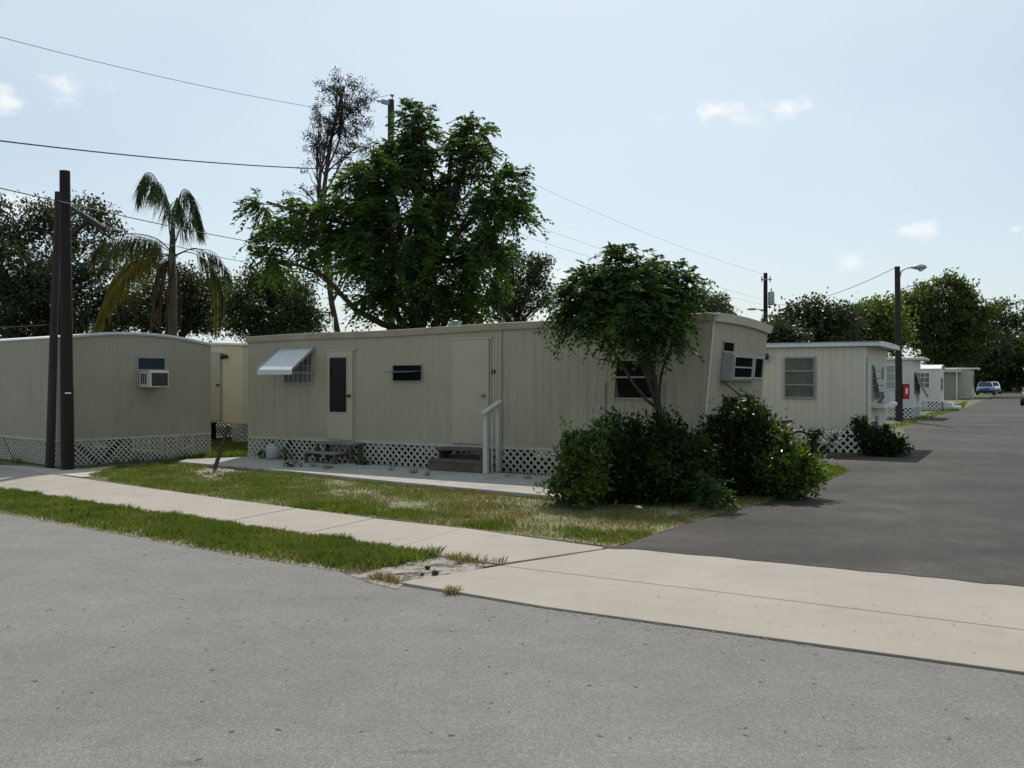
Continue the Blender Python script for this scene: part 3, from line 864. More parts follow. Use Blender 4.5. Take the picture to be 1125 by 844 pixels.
far_tree('grey-green round tree above the pale home roof', 890, [(893, 352, 26, 20), (870, 362, 20, 14), (915, 362, 24, 20), (885, 372, 34, 14), (925, 350, 14, 10)], 52, M['lf_oak'], 170, 70, (.26, .14), .42)
far_tree('low dark shrubby tree just right of the roof with the transformer pole', 852, [(852, 368, 14, 12), (865, 374, 16, 10), (846, 372, 8, 8)], 44, M['lf_oak'], 70, 70, (.2, .11), .3, r=.15)
far_tree('bright green low tree behind the street lamp', 958, [(955, 352, 24, 18), (940, 366, 20, 16), (972, 362, 18, 18), (960, 375, 30, 14), (968, 340, 14, 10)], 56, M['lf_far_bright'], 170, 70, (.26, .14), .42)
far_tree('tallest broad dark tree over the lane of homes', 1035, [(1030, 345, 30, 26), (1015, 325, 20, 14), (1050, 325, 22, 14), (1065, 355, 26, 24), (1000, 345, 18, 20), (1040, 375, 40, 22), (1010, 372, 30, 18), (1080, 340, 16, 12), (1040, 312, 14, 7), (985, 350, 14, 14), (1063, 385, 24, 14)], 90, M['lf_far'], 240, 100, (.38, .2), .42, r=.5)
far_tree('thin airy tree with open branches at the far right edge', 1056, [(1098, 335, 16, 8), (1110, 350, 14, 7), (1090, 350, 14, 8), (1118, 358, 10, 5), (1100, 362, 14, 5), (1135, 345, 16, 12)], 96, M['lf_oak_olive'], 80, 34, (.36, .2), .42, r=.3)
for k, (u, bl, lab, mt) in enumerate([(1060, [(1060, 392, 26, 22), (1085, 385, 20, 18), (1045, 402, 20, 14)], 'dark tree mass left of the clipped hedge end', M['lf_oak']),
                           (1105, [(1105, 385, 24, 16), (1125, 388, 24, 16), (1095, 398, 20, 12)], 'dark green tree right behind the clipped hedge', M['lf_far']),
                           (1165, [(1150, 375, 30, 24), (1180, 380, 30, 22), (1160, 395, 30, 14)], 'dark tree behind the hedge past the lane', M['lf_oak'])]):
    far_tree(lab, u, bl, 120 + 4 * k, mt, 170, 75, (.5, .28), .75, r=.4, top=400)

# hedge at the end
hp0, hp1 = at(1040, 418, 134), at(1330, 418, 100)
hc = np.array([hp0.x, hp0.y, 0]); hd = np.array([hp1.x - hp0.x, hp1.y - hp0.y, 0.0])
nh = 26000
t = rng.uniform(0, 1, (nh, 1)); side = rng.uniform(-1, 1, (nh, 1)); zz = rng.uniform(0, 1, (nh, 1)) ** .7 * 2.9
hn = unit(np.array([[hd[1], -hd[0], 0]]))
base_h = hc + hd * t
pts = base_h + hn * side * 1.0 + np.concatenate([np.zeros((nh, 2)), zz + .06 * np.sin(t * 160)], axis=1)
hr = Vector((hp0.x, hp0.y, 0))
hedge = empty('hedge', hr, 0, 'long clipped dark green hedge closing the end of the lane', 'hedge')
np_mesh('foliage', leaf_quads(pts - np.array(hr), .34, .2), 4, M['lf_hedge'], hedge)

# ------------------------------------------------------------------ mobile homes
class Home:
    def __init__(s, name, label, corner, ang, L, W, z0, top, slant=0.0, zmid=1.3, group='mobile homes in the park'):
        """corner: ground point below the near right corner (x = L, y = 0)"""
        X = Vector((math.cos(ang), math.sin(ang), 0))
        o = Vector((corner[0], corner[1], 0)) - X * L
        s.root = empty(name, o, ang, label, 'mobile home', group)
        s.L, s.W, s.z0, s.top, s.slant, s.zmid = L, W, z0, top, slant, zmid
        s.inv = mat_of(s.root).inverted()

    def xe(s, z):
        return s.L + s.slant * (z - s.zmid)

    def pt(s, face, a, z, o):
        if face == 'front': return (a * s.xe(z) / s.L if s.slant and a > s.L * .8 else a, -o, z)
        return (s.xe(z) + o, a, z)

    def ray(s, face, u, v, off=0.0):
        O = s.inv @ Vector((0, 0, EYE))
        d = s.inv.to_3x3() @ Vector(((u - CX) / FOC, 1, (HOR - v) / FOC))
        if face == 'front':
            t = (-off - O.y) / d.y; p = O + d * t; return p.x, p.z
        t = (s.L + off - O.x) / d.x
        for _ in range(4):
            z = O.z + d.z * t; t = (s.xe(z) + off - O.x) / d.x
        p = O + d * t
        return p.y, p.z

    def rect(s, face, u0, v0, u1, v1, off=0.0):
        um, vm = (u0 + u1) / 2, (v0 + v1) / 2
        a0 = s.ray(face, u0, vm, off)[0]; a1 = s.ray(face, u1, vm, off)[0]
        zt = s.ray(face, um, v0, off)[1]; zb = s.ray(face, um, v1, off)[1]
        return min(a0, a1), max(a0, a1), zb, zt

    def fbox(s, mb, face, a0, a1, z0, z1, o0, o1):
        p = [s.pt(face, a0, z0, o0), s.pt(face, a1, z0, o0), s.pt(face, a1, z0, o1), s.pt(face, a0, z0, o1),
             s.pt(face, a0, z1, o0), s.pt(face, a1, z1, o0), s.pt(face, a1, z1, o1), s.pt(face, a0, z1, o1)]
        mb.hexa(p)

    def ribline(s, length, period, depth, flat_until=0.0, fine=.12, fdepth=.001):
        pts = [(0, 0)]
        x = .02
        while x < length - .02:
            per, dp = (fine, fdepth) if x < flat_until else (period, depth)
            g = per * .22
            for dx, dd in ((0, 0), (per - g, 0), (per - g * .65, dp), (per - g * .35, dp)):
                if x + dx < length: pts.append((x + dx, dd))
            x += per
        pts.append((length, 0))
        return pts

    def walls(s, mat, period=.16, depth=.006, flat_until=0.0, efine=None, nz=5):
        mb = MB()
        L, W, z0 = s.L, s.W, s.z0
        # front face, ribbed
        fr = s.ribline(L, period, depth, flat_until)
        rows = [k / nz for k in range(nz + 1)]
        b = len(mb.v)
        for (x, d) in fr:
            for k in rows:
                zt = s.top(x, 0); z = z0 + (zt - z0) * k
                xx = x * s.xe(z) / L if s.slant and x > L * .8 else x
                mb.v.append((xx, d, z))
        m = nz + 1
        for i in range(len(fr) - 1):
            for k in range(nz):
                mb.f.append((b + i * m + k, b + (i + 1) * m + k, b + (i + 1) * m + k + 1, b + i * m + k + 1))
        # right end
        er = s.ribline(W, efine or period, depth, 0)
        b = len(mb.v)
        for (y, d) in er:
            for k in rows:
                zt = s.top(L, y); z = z0 + (zt - z0) * k
                mb.v.append((s.xe(z) - d, y, z))
        for i in range(len(er) - 1):
            for k in range(nz):
                mb.f.append((b + i * m + k, b + (i + 1) * m + k, b + (i + 1) * m + k + 1, b + i * m + k + 1))
        # back and left, plain; floor
        ny = 8
        b = len(mb.v)
        for j in range(ny + 1):
            y = W * j / ny
            mb.v += [(0, y, z0), (0, y, s.top(0, y))]
        for j in range(ny):
            mb.f.append((b + 2 * j, b + 2 * j + 1, b + 2 * j + 3, b + 2 * j + 2))
        mb.add([(0, W, z0), (s.xe(z0), W, z0), (s.xe(s.top(L, W)), W, s.top(L, W)), (0, W, s.top(0, W))], [(0, 1, 2, 3)])
        mb.add([(0, 0.01, z0), (s.xe(z0) - .01, 0.01, z0), (s.xe(z0) - .01, W, z0), (0, W, z0)], [(0, 1, 2, 3)])
        o = mb.build('wall', mat, s.root)
        return o

    def roof(s, mat, over=(.04, .06, .04, .04), th=.05, nx=10, ny=10, lift=.0):
        """over: front, right, back, left"""
        mb = MB()
        xs = np.linspace(-over[3], s.L + s.slant * (s.top(s.L, 0) - s.zmid) + over[1], nx + 1)
        ys = np.linspace(-over[0], s.W + over[2], ny + 1)
        n2 = (nx + 1) * (ny + 1)
        T, B = [], []
        for x in xs:
            for y in ys:
                z = s.top(min(max(x, 0), s.L), min(max(y, 0), s.W)) + lift
                T.append((x, y, z + th)); B.append((x, y, z + .002))
        idx = lambda i, j: i * (ny + 1) + j
        F = []
        for i in range(nx):
            for j in range(ny):
                F.append((idx(i, j), idx(i + 1, j), idx(i + 1, j + 1), idx(i, j + 1)))
                F.append(tuple(n2 + q for q in (idx(i, j + 1), idx(i + 1, j + 1), idx(i + 1, j), idx(i, j))))
        for i in range(nx):
            F.append((idx(i, 0), idx(i + 1, 0), n2 + idx(i + 1, 0), n2 + idx(i, 0)))
            F.append((idx(i, ny), idx(i + 1, ny), n2 + idx(i + 1, ny), n2 + idx(i, ny)))
        for j in range(ny):
            F.append((idx(0, j), idx(0, j + 1), n2 + idx(0, j + 1), n2 + idx(0, j)))
            F.append((idx(nx, j), idx(nx, j + 1), n2 + idx(nx, j + 1), n2 + idx(nx, j)))
        mb.add(T + B, F)
        return mb.build('roof', mat, s.root)

    def skirt(s, mat, pitch=.13, sw=.034, front=None, end=None, zb=.02, zt=None, sides=True, rail=True, lean=0.0):
        zt = zt or s.z0 - .005
        mb = MB()

        def panel(P, length):
            """P(a, z, o) maps to local space"""
            H = zt - zb
            for layer, sg in ((0, 1), (1, -1)):
                o = .006 + layer * .011
                c = -H + random.uniform(0, pitch)
                while c < length + H:
                    # line a = c + sg'*(z-zb)
                    if sg > 0: a0, a1 = c, c + H
                    else: a0, a1 = c + H, c
                    za, zb_ = 0.0, H
                    # clip to [0,length]
                    t0, t1 = 0.0, 1.0
                    da = a1 - a0
                    for lim in (0, length):
                        tt = (lim - a0) / da
                        if (lim == 0) == (da > 0): t0 = max(t0, tt)
                        else: t1 = min(t1, tt)
                    if t1 - t0 > .03 and random.random() > .03:
                        pa, pz = a0 + da * t0, zb + H * t0
                        qa, qz = a0 + da * t1, zb + H * t1
                        w = sw * .7071
                        pts = []
                        for oo in (o, o + .008):
                            pts += [P(pa - w * .5, pz + sg * w * .5, oo), P(pa + w * .5, pz - sg * w * .5, oo), P(qa + w * .5, qz - sg * w * .5, oo), P(qa - w * .5, qz + sg * w * .5, oo)]
                        mb.hexa(pts)
                    c += pitch + random.uniform(-.006, .006)
            if rail:
                mb.hexa([P(0, zt - .03, .026), P(length, zt - .03, .026), P(length, zt + .01, .026), P(0, zt + .01, .026),
                         P(0, zt - .03, .034), P(length, zt - .03, .034), P(length, zt + .01, .034), P(0, zt + .01, .034)])
        xe = s.xe(s.z0)
        f0, f1 = front if front else (0, xe)
        if f1 > f0: panel(lambda a, z, o: (f0 + a, -.01 + .03 - o, z), f1 - f0)
        e0, e1 = end if end else (0, s.W)
        if e1 > e0: panel(lambda a, z, o: (xe - .03 + o, e0 + a, z), e1 - e0)
        if sides:
            panel(lambda a, z, o: (a, s.W - .03 + o, z), xe)
            panel(lambda a, z, o: (.03 - o, a, z), s.W)
        o = mb.build('lattice_skirt', mat, s.root)
        # axle piers beneath the floor
        for x in np.arange(.8, s.L - .3, 2.6):
            for y in (.7, s.W - .7):
                mb = MB()
                mb.box(x - .2, x + .2, y - .2, y + .2, 0, s.z0 - .004)
                mb.build('pier_block', M['stone'], s.root)
        return o

    def window(s, face, r, hm=(.5,), vm=(), fw=.035, glass=None, frame=None, fd=.03, name='window', label=None):
        a0, a1, z0, z1 = r
        glass = glass or M['glass']; frame = frame or M['alu']
        mb = MB()
        s.fbox(mb, face, a0, a1, z1 - fw, z1, .001, fd)
        s.fbox(mb, face, a0, a1, z0, z0 + fw, .001, fd + .008)
        s.fbox(mb, face, a0, a0 + fw, z0 + fw, z1 - fw, .001, fd - .002)
        s.fbox(mb, face, a1 - fw, a1, z0 + fw, z1 - fw, .001, fd - .002)
        for f in hm:
            zc = z0 + (z1 - z0) * f
            s.fbox(mb, face, a0 + fw, a1 - fw, zc - .014, zc + .014, .004, fd - .006)
        for f in vm:
            ac = a0 + (a1 - a0) * f
            s.fbox(mb, face, ac - .012, ac + .012, z0 + fw, z1 - fw, .004, fd - .009)
        w = mb.build(name, frame, s.root)
        if label: w['label'] = label
        mb = MB(); s.fbox(mb, face, a0 + fw, a1 - fw, z0 + fw, z1 - fw, .001, .008)
        mb.build('pane', glass, w)
        return w


ANG = math.atan2(-.4924, .8703)
X = Vector((.8703, -.4924, 0)); S = Vector((.4924, .8703, 0))

# ===== the long cream home =====
c29 = gp(776, 532.9)
L29 = 9.64
top29 = lambda x, y: 2.455 + .145 * (x / L29) + .035 * math.sin(math.pi * y / 3.35) * (.3 + .7 * x / L29) - .012 * y * x / L29 + .012 * math.sin(x * 1.3)
H = Home('mobile_home', 'long cream mobile home with two doors, awning and lattice skirt', c29, ANG, L29, 3.35, .45, top29, slant=.09)
seam_x = H.ray('front', 551, 430)[0]
H.walls(M['cream'], .165, .007, flat_until=seam_x)
H.roof(M['roof_white'], (.03, .07, .04, .03), .035, nx=24)
mb = MB()      # drip trim along the eaves
n = 24
for k in range(n):
    x0, x1 = -.03 + (L29 + .12) * k / n, -.03 + (L29 + .12) * (k + 1) / n
    t0, t1 = top29(min(max(x0, 0), L29), 0), top29(min(x1, L29), 0)
    mb.hexa([(x0, -.036, t0 - .085), (x1, -.036, t1 - .085), (x1, -.002, t1 - .085), (x0, -.002, t0 - .085),
             (x0, -.045, t0 + .03), (x1, -.045, t1 + .03), (x1, -.032, t1 + .034), (x0, -.032, t0 + .034)])
mb.build('eaves_trim', M['trim'], H.root)
mb = MB()      # end visor
for k in range(10):
    y0, y1 = 3.35 * k / 10, 3.35 * (k + 1) / 10
    a, b = top29(L29, y0), top29(L29, y1)
    xx = H.xe(a)
    mb.hexa([(xx + .004, y0, a - .10), (xx + .05, y0, a - .10), (xx + .05, y1, b - .10), (xx + .004, y1, b - .10),
             (xx + .004, y0, a + .01), (xx + .10, y0, a + .03), (xx + .10, y1, b + .03), (xx + .004, y1, b + .01)])
mb.build('end_visor', M['pale_siding'], H.root)
mb = MB()      # corner moulding
H.fbox(mb, 'end', -.012, .03, .45, top29(L29, 0) - .1, .001, .012)
mb.build('corner_trim', M['pale_siding'], H.root)
mb = MB()      # bottom band
H.fbox(mb, 'front', 0, L29, .44, .475, .001, .006)
mb.build('base_trim', M['door'], H.root)
H.skirt(M['lattice'], .135, .037)
# seams and pipe
mb = MB()
a = H.ray('front', 301, 430)[0]
H.fbox(mb, 'front', a - .012, a + .012, .475, top29(a, 0) - .09, .001, .007)
mb.build('seam_strip', M['cream'], H.root)
mb = MB()
mb.tube([(seam_x, -.02, .06), (seam_x, -.02, top29(seam_x, 0) - .085)], .016, 8)
mb.build('downpipe', M['door'], H.root)
for u, v0, v1 in ((665, 424, 470), (728.5, 424, 450)):
    mb = MB()
    a, z1 = H.ray('front', u, v0); z0 = H.ray('front', u, v1)[1]
    mb.tube([(a, -.025, z0), (a, -.025, z1)], .013, 6)
    mb.box(a - .02, a + .02, -.04, -.001, z1, z1 + .05)
    mb.build('conduit', M['grey_metal'], H.root)

# door with long glass
def door(H, rect, glass=None, knob_px=None, knob_mat=None, gap=True):
    a0, a1, z0, z1 = rect
    mb = MB()
    H.fbox(mb, 'front', a0 - .05, a1 + .06, z1 + .005, z1 + .045, .001, .03)
    H.fbox(mb, 'front', a0 - .035, a0 - .006, z0, z1 + .004, .001, .016)
    H.fbox(mb, 'front', a1 + .012, a1 + .035, z0, z1 + .004, .001, .016)
    fr = mb.build('door_frame', M['door'], H.root)
    mb = MB(); H.fbox(mb, 'front', a0 - .010, a1 + .016, z0, z1 + .006, .0005, .004)
    mb.build('door_gap', M['dark'], fr)
    mb = MB(); H.fbox(mb, 'front', a0, a1, z0 + .004, z1, .005, .032)
    d = mb.build('door', M['door'], H.root, bevel=.004)
    if glass:
        g0, g1, gz0, gz1 = glass
        mb = MB(); H.fbox(mb, 'front', g0, g1, gz0, gz1, .033, .037)
        mb.build('door_glass', M['glass'], d)
        mb = MB()
        for q in ((g0 - .02, g0, gz0 - .02, gz1 + .02), (g1, g1 + .02, gz0 - .02, gz1 + .02), (g0, g1, gz1, gz1 + .02), (g0, g1, gz0 - .02, gz0)):
            H.fbox(mb, 'front', *q, .0325, .042)
        mb.build('glass_moulding', M['door'], d)
    if knob_px:
        a, z = H.ray('front', *knob_px)
        mb = MB()
        mb.lathe([(.033, -.034), (.033, -.04), (.012, -.045), (.012, -.065), (.026, -.075), (.03, -.09), (.018, -.1)], (a, 0, z), 14, 'y')
        mb.build('door_knob', knob_mat or M['brass'], d, True)
    return d


door(H, H.rect('front', 361, 386, 388.5, 483.5), H.rect('front', 363.5, 393, 382, 452.7), (385.2, 435), M['black'])
door(H, H.rect('front', 499, 373.5, 538, 488), None, (532.5, 434.7), M['brass'])

# number
def lettering(text, parent, loc, rot, size, mat, name):
    cu = bpy.data.curves.new('lettering', 'FONT')
    cu.body = text; cu.size = size; cu.extrude = .002; cu.offset = .004 * size / .1
    cu.align_x = 'CENTER'; cu.align_y = 'CENTER'
    tmp = bpy.data.objects.new('tmp_text', cu)
    COL.objects.link(tmp)
    dg = bpy.context.evaluated_depsgraph_get()
    me = bpy.data.meshes.new_from_object(tmp.evaluated_get(dg))
    bpy.data.objects.remove(tmp)
    me.materials.clear(); me.materials.append(mat)
    o = bpy.data.objects.new(name, me)
    link(o, parent)
    o.location = loc; o.rotation_euler = rot
    return o


a, z = H.ray('front', 542, 409)
lettering('29', H.root, (a, -.006, z), (R(90), 0, 0), .105, M['black'], 'house_number')

# slit window with a tilted louvre
r = H.rect('front', 431.5, 400.5, 464.5, 419.5)
w = H.window('front', r, hm=(), fw=.018, frame=M['bay'], glass=M['dim_glass'], label='narrow window with one louvre tilted out')
mb = MB()
z = r[2] + (r[3] - r[2]) * .62
mb.hexa([(r[0] + .01, -.035, z - .005), (r[1] - .01, -.035, z - .005), (r[1] - .01, -.035, z + .003), (r[0] + .01, -.035, z + .003),
         (r[0] - .01, -.27, z - .035), (r[1] - .03, -.27, z - .02), (r[1] - .03, -.27, z - .012), (r[0] - .01, -.27, z - .027)])
mb.build('louvre', M['green_alu'], w)

# large two-pane window
r = H.rect('front', 673.5, 394.5, 720, 439)
w = H.window('front', r, hm=(.55,), fw=.028, frame=M['trim'], glass=M['dim_glass'], label='large dark two pane window behind the small tree')
mb = MB()   # bit of tan curtain showing at the lower left
s0 = r[0] + .03
mb.hexa([(s0, -.009, r[2] + .03), (s0 + .08, -.009, r[2] + .03), (s0 + .03, -.009, r[2] + .36), (s0, -.009, r[2] + .36),
         (s0, -.012, r[2] + .03), (s0 + .08, -.012, r[2] + .03), (s0 + .03, -.012, r[2] + .36), (s0, -.012, r[2] + .36)])
mb.build('curtain', M['step_brown'], w)

# awning window
r = H.rect('front', 309, 384.5, 344, 423)
w = H.window('front', (r[0] + .08, r[1], r[2] + .02, r[3] - .02), hm=(.3, .55, .8), vm=(.17, .33, .5, .67, .83), fw=.03, glass=M['curtain_glass'], frame=M['grey_metal'], label='barred window below the metal awning')
mb = MB()
x0, x1, zt = r[0] - .03, r[1] + .03, r[3] + .02
zd, od = .42, .62
prof = [(0.005, zt), (od * .5, zt - zd * .5), (od, zt - zd), (od + .005, zt - zd - .09)]
ns = 10
for i in range(len(prof) - 1):
    (o0, z0_), (o1, z1_) = prof[i], prof[i + 1]
    for k in range(ns):
        xa, xb = x0 + (x1 - x0) * k / ns, x0 + (x1 - x0) * (k + 1) / ns
        dz = .002 if k % 2 else 0
        mb.hexa([(xa, -o0, z0_ - .006 + dz), (xb, -o0, z0_ - .006 + dz), (xb, -o1, z1_ - .006 + dz), (xa, -o1, z1_ - .006 + dz),
                 (xa, -o0 - .002, z0_ + dz), (xb, -o0 - .002, z0_ + dz), (xb, -o1 - .002, z1_ + dz), (xa, -o1 - .002, z1_ + dz)])
aw = mb.build('awning', M['awning'], H.root)
mb = MB()
for xx in (x0 - .006, x1 + .006):
    mb.bar((xx, -.01, zt + .005), (xx, -od, zt - zd + .005), .012, .05, (0, -1, 0))
    mb.bar((xx, -.01, zt - zd - .05), (xx, -od, zt - zd - .05), .012, .02)
mb.bar((x0, -.012, zt + .014), (x1, -.012, zt + .014), .03, .03)
mb.build('awning_bracket', M['alu'], aw)

# end windows: small upper sash, projecting bay, dangling arm
r = H.rect('end', 793.5, 374.5, 806, 388)
H.window('end', r, hm=(), fw=.03, frame=M['trim'], fd=.02, glass=M['dim_glass'], label='small dark sash at the top corner of the bay')
po = .17
ya0 = H.ray('end', 804, 405, po)[0]; ya1 = H.ray('end', 838, 405, po)[0]
zt_ = H.ray('end', 812, 389, po)[1]; zb_ = H.ray('end', 812, 418.5, po)[1]
mb = MB(); H.fbox(mb, 'end', ya0, min(ya1, 3.2), zb_, zt_, .002, po)
bay = mb.build('bay_window', M['bay'], H.root, bevel=.006)
yw = min(ya1, 3.2) - ya0
for (f0, f1, hmid, gl) in ((.02, .63, True, M['dim_glass']), (.66, .99, False, M['dim_glass'])):
    b0, b1 = ya0 + yw * f0, ya0 + yw * f1
    mb = MB()
    fz0, fz1 = zb_ + .03, zt_ - .025
    for q in ((b0, b1, fz1 - .03, fz1), (b0, b1, fz0, fz0 + .03), (b0, b0 + .06, fz0 + .03, fz1 - .03), (b1 - .06, b1, fz0 + .03, fz1 - .03)):
        H.fbox(mb, 'end', *q, po + .001, po + .022)
    if hmid:
        H.fbox(mb, 'end', b0 + .05, b1 - .05, (fz0 + fz1) / 2 - .012, (fz0 + fz1) / 2 + .012, po + .001, po + .018)
    fr = mb.build('sash', M['alu'], bay)
    mb = MB(); H.fbox(mb, 'end', b0 + .05, b1 - .05, fz0 + .03, fz1 - .03, po + .0005, po + .006)
    mb.build('pane', gl, fr)
p1 = Vector(H.pt('end', ya0 - .03, zb_, .04)); ye, ze = H.ray('end', 827, 443, .3)
p2 = Vector(H.pt('end', ye, ze, .3)); 
mb = MB(); mb.tube([p1, p1.lerp(p2, .5) + Vector((0, 0, -.02)), p2], .014, 6)
ye, ze = H.ray('end', 823, 455, .3)
p3 = Vector(H.pt('end', ye, ze, .3)); mb.tube([p2 + Vector((.01, .03, .02)), p3], .018, 6)
mb.build('loose_strut', M['step_brown'], H.root)
# porch lamp on the back corner of the end
# roof vents and mast
def roof_vent(H, u, v, r_, h, mat):
    """on the roof, near its front edge"""
    a, z = H.ray('front', u, v, -.9)
    zt = H.top(min(max(a, 0), H.L), .9) + .03
    mb = MB()
    mb.lathe([(r_ * .75, -.02), (r_ * .75, h * .55), (r_ * 1.15, h * .6), (r_ * 1.15, h), (r_ * .4, h * 1.12)], (a, .9, zt), 14)
    return mb.build('roof_vent', mat, H.root, True)


roof_vent(H, 500, 352, .10, .16, M['green_alu'])
roof_vent(H, 617, 352, .05, .10, M['galv'])
a, z = H.ray('front', 366, 366, -2.2)
mb = MB(); mb.tube([(a, 2.2, 2.45), (a, 2.2, 3.02)], .014, 6); mb.build('mast', M['white'], H.root)

# ===== arched home on the left =====
A1 = R(-38)
c1 = gp(69, 514)
W1 = (gp(232.5, 501.8) - c1).length
top1 = lambda x, y: 2.375 + .15 * (1 - (2 * y / W1 - 1) ** 2) - .03 * y / W1
H1 = Home('mobile_home', 'grey-cream mobile home with arched roof behind the two poles', c1, A1, 11.0, W1, .5, top1)
H1.walls(M['grey_cream'], .085, .003, efine=.085)
H1.roof(M['roof_white'], (.02, .03, .02, .02), .03, ny=16)
mb = MB()
for k in range(16):
    y0, y1 = W1 * k / 16, W1 * (k + 1) / 16
    a, b = top1(0, y0), top1(0, y1)
    mb.hexa([(11.001, y0, a - .03), (11.03, y0, a - .03), (11.03, y1, b - .03), (11.001, y1, b - .03),
             (11.001, y0, a + .001), (11.03, y0, a + .001), (11.03, y1, b + .001), (11.001, y1, b + .001)])
mb.build('roof_trim', M['alu'], H1.root)
H1.skirt(M['lattice'], .10, .030)
r = H1.rect('end', 149.5, 392, 182, 424.5)
w = H1.window('end', r, hm=(.55,), fw=.03, glass=M['sky_tinted_glass'], frame=M['bay'], label='window holding an air conditioner')
mb = MB()
rr_ = H1.rect('end', 157, 407, 180, 425.5, .0)
y0, y1 = rr_[0] - .10, rr_[1] - .14
z0_, z1_ = r[2] - .02, r[2] + .30
mb.box(11.01, 11.42, y0, y1, z0_, z1_)
ac = mb.build('air_conditioner', M['ac'], H1.root, bevel=.01)
mb = MB(); mb.box(11.421, 11.425, y0 + .04, y1 - .03, z0_ + .03, z1_ - .04); coil = mb.build('grille', M['ac_dark'], ac)
mb = MB()
for k in range(7):
    zc = z0_ + .05 + k * (z1_ - z0_ - .11) / 6
    mb.box(11.4255, 11.43, y0 + .04, y1 - .03, zc - .004, zc + .004)
mb.build('grille_fins', M['grey_pole'], coil)
mb = MB()
for k in range(3):
    xq = 11.10 + k * .075
    mb.box(xq, xq + .05, y0 - .004, y0 - .001, z0_ + .07, z1_ - .05)
mb.build('vent_slots', M['ac_dark'], ac)

# ===== tan home behind =====
ct = gp(300, 484.5)
H0 = Home('mobile_home', 'tan mobile home glimpsed between the arched home and the long home', at(302, 418, 21.55), ANG, 2.9, 8, .54, lambda x, y: 2.46 + .05 * math.sin(math.pi * x / 2.9))
# keep clear of the long home: slide back along the lane
H0.root.location += Vector((-1.05, .95, 0))
H0.root.location.z = 0
H0.inv = mat_of(H0.root).inverted()
H0.walls(M['tan'], .2, .004)
H0.roof(M['roof_white'], (.06, .06, .04, .04), .05)
rd = H0.rect('front', 232.5, 391, 243, 462)
a1 = rd[1]; a0 = a1 - .72
d0 = door(H0, (a0, a1, .58, 2.26), None, (241, 423), M['black'])
mb = MB()
a, z = H0.ray('front', 249, 392)
mb.lathe([(.05, -.001), (.05, -.03), (.03, -.05), (.06, -.08), (.075, -.16), (.02, -.18)], (a, 0, z), 12, 'y')
mb.build('porch_lamp', M['black'], H0.root, True)
fs = H0.ray('front', 254, 480)[0]
H0.skirt(M['lattice'], .12, .034, front=(fs, 2.9))

# ===== pale home with white lattice =====
c2 = gp(951, 499)
top2 = lambda x, y: 2.34 + .02 * math.sin(math.pi * y / 3.4)
L2 = 9.0
H2 = Home('mobile_home', 'pale ribbed mobile home with white lattice and blue-white fascia', c2, ANG, L2, 3.4, .52, top2)
H2.walls(M['pale_siding'], .15, .010)
H2.roof(M['roof_white'], (.10, .30, .06, .05), .03, lift=.075)
mb = MB()
mb.box(-.05, L2 + .30, -.10, -.075, 2.345, 2.445)
mb.box(L2 + .275, L2 + .30, -.0745, 3.46, 2.345, 2.43)
mb.build('fascia', M['fascia'], H2.root)
mb = MB(); mb.box(0, L2 + .274, -.074, 3.4, 2.355, 2.40); mb.build('soffit', M['pale_siding'], H2.root)
r = H2.rect('front', 861, 392, 896.3, 438)
w = H2.window('front', r, hm=(.33, .66), fw=.04, glass=M['dusty_glass'], frame=M['grey_metal'], label='three pane curtained window')
mb = MB()
a = H2.ray('front', 915, 430)[0]
H2.fbox(mb, 'front', a - .02, a + .02, .53, 2.33, .001, .012)
mb.build('seam_strip', M['pale_siding'], H2.root)
mb = MB(); H2.fbox(mb, 'front', L2 - .05, L2 + .012, .53, 2.33, .001, .012); mb.build('corner_trim', M['pale_siding'], H2.root)
f0 = H2.ray('front', 872, 480)[0]
H2.skirt(M['lattice_white'], .16, .038, front=(f0, L2 - .02), rail=False)
# end: dark door gap, two tilted green awning sashes and a ledge
mb = MB(); H2.fbox(mb, 'end', .06, .10, .75, 2.1, .002, .03); H2.fbox(mb, 'end', .06, .35, .72, .76, .002, .05)
mb.build('gutter_pipe', M['grey_metal'], H2.root)
r = (.9, 2.7, 1.12, 1.95)
w = H2.window('end', r, hm=(.5,), vm=(.5,), fw=.04, glass=M['curtain_glass'], label='end window with sashes propped open')
for (y0, y1, zt_, out) in ((.95, 1.75, 1.95, .12), (1.85, 2.65, 1.62, .16)):
    mb = MB()
    for k in range(4):
        za, zb_ = zt_ - k * .16, zt_ - (k + 1) * .16 + .02
        oa, ob_ = .03 + out * k / 4, .03 + out * (k + 1) / 4
        mb.hexa([(L2 + oa, y0, za), (L2 + oa, y1, za), (L2 + ob_, y1, zb_), (L2 + ob_, y0, zb_),
                 (L2 + oa + .008, y0, za + .006), (L2 + oa + .008, y1, za + .006), (L2 + ob_ + .008, y1, zb_ + .006), (L2 + ob_ + .008, y0, zb_ + .006)])
    mb.build('sash', M['green_alu'], w)
mb = MB(); mb.box(L2 + .002, L2 + .26, .9, 3.3, .98, 1.06); mb.build('ledge', M['white_siding'], H2.root)
mb = MB(); a, z = H2.ray('front', 842, 392); mb.lathe([(.04, -.001), (.04, -.04), (.07, -.06), (.09, -.14), (.03, -.16)], (a, 0, z), 12, 'y')
mb.build('porch_lamp', M['black'], H2.root, True)

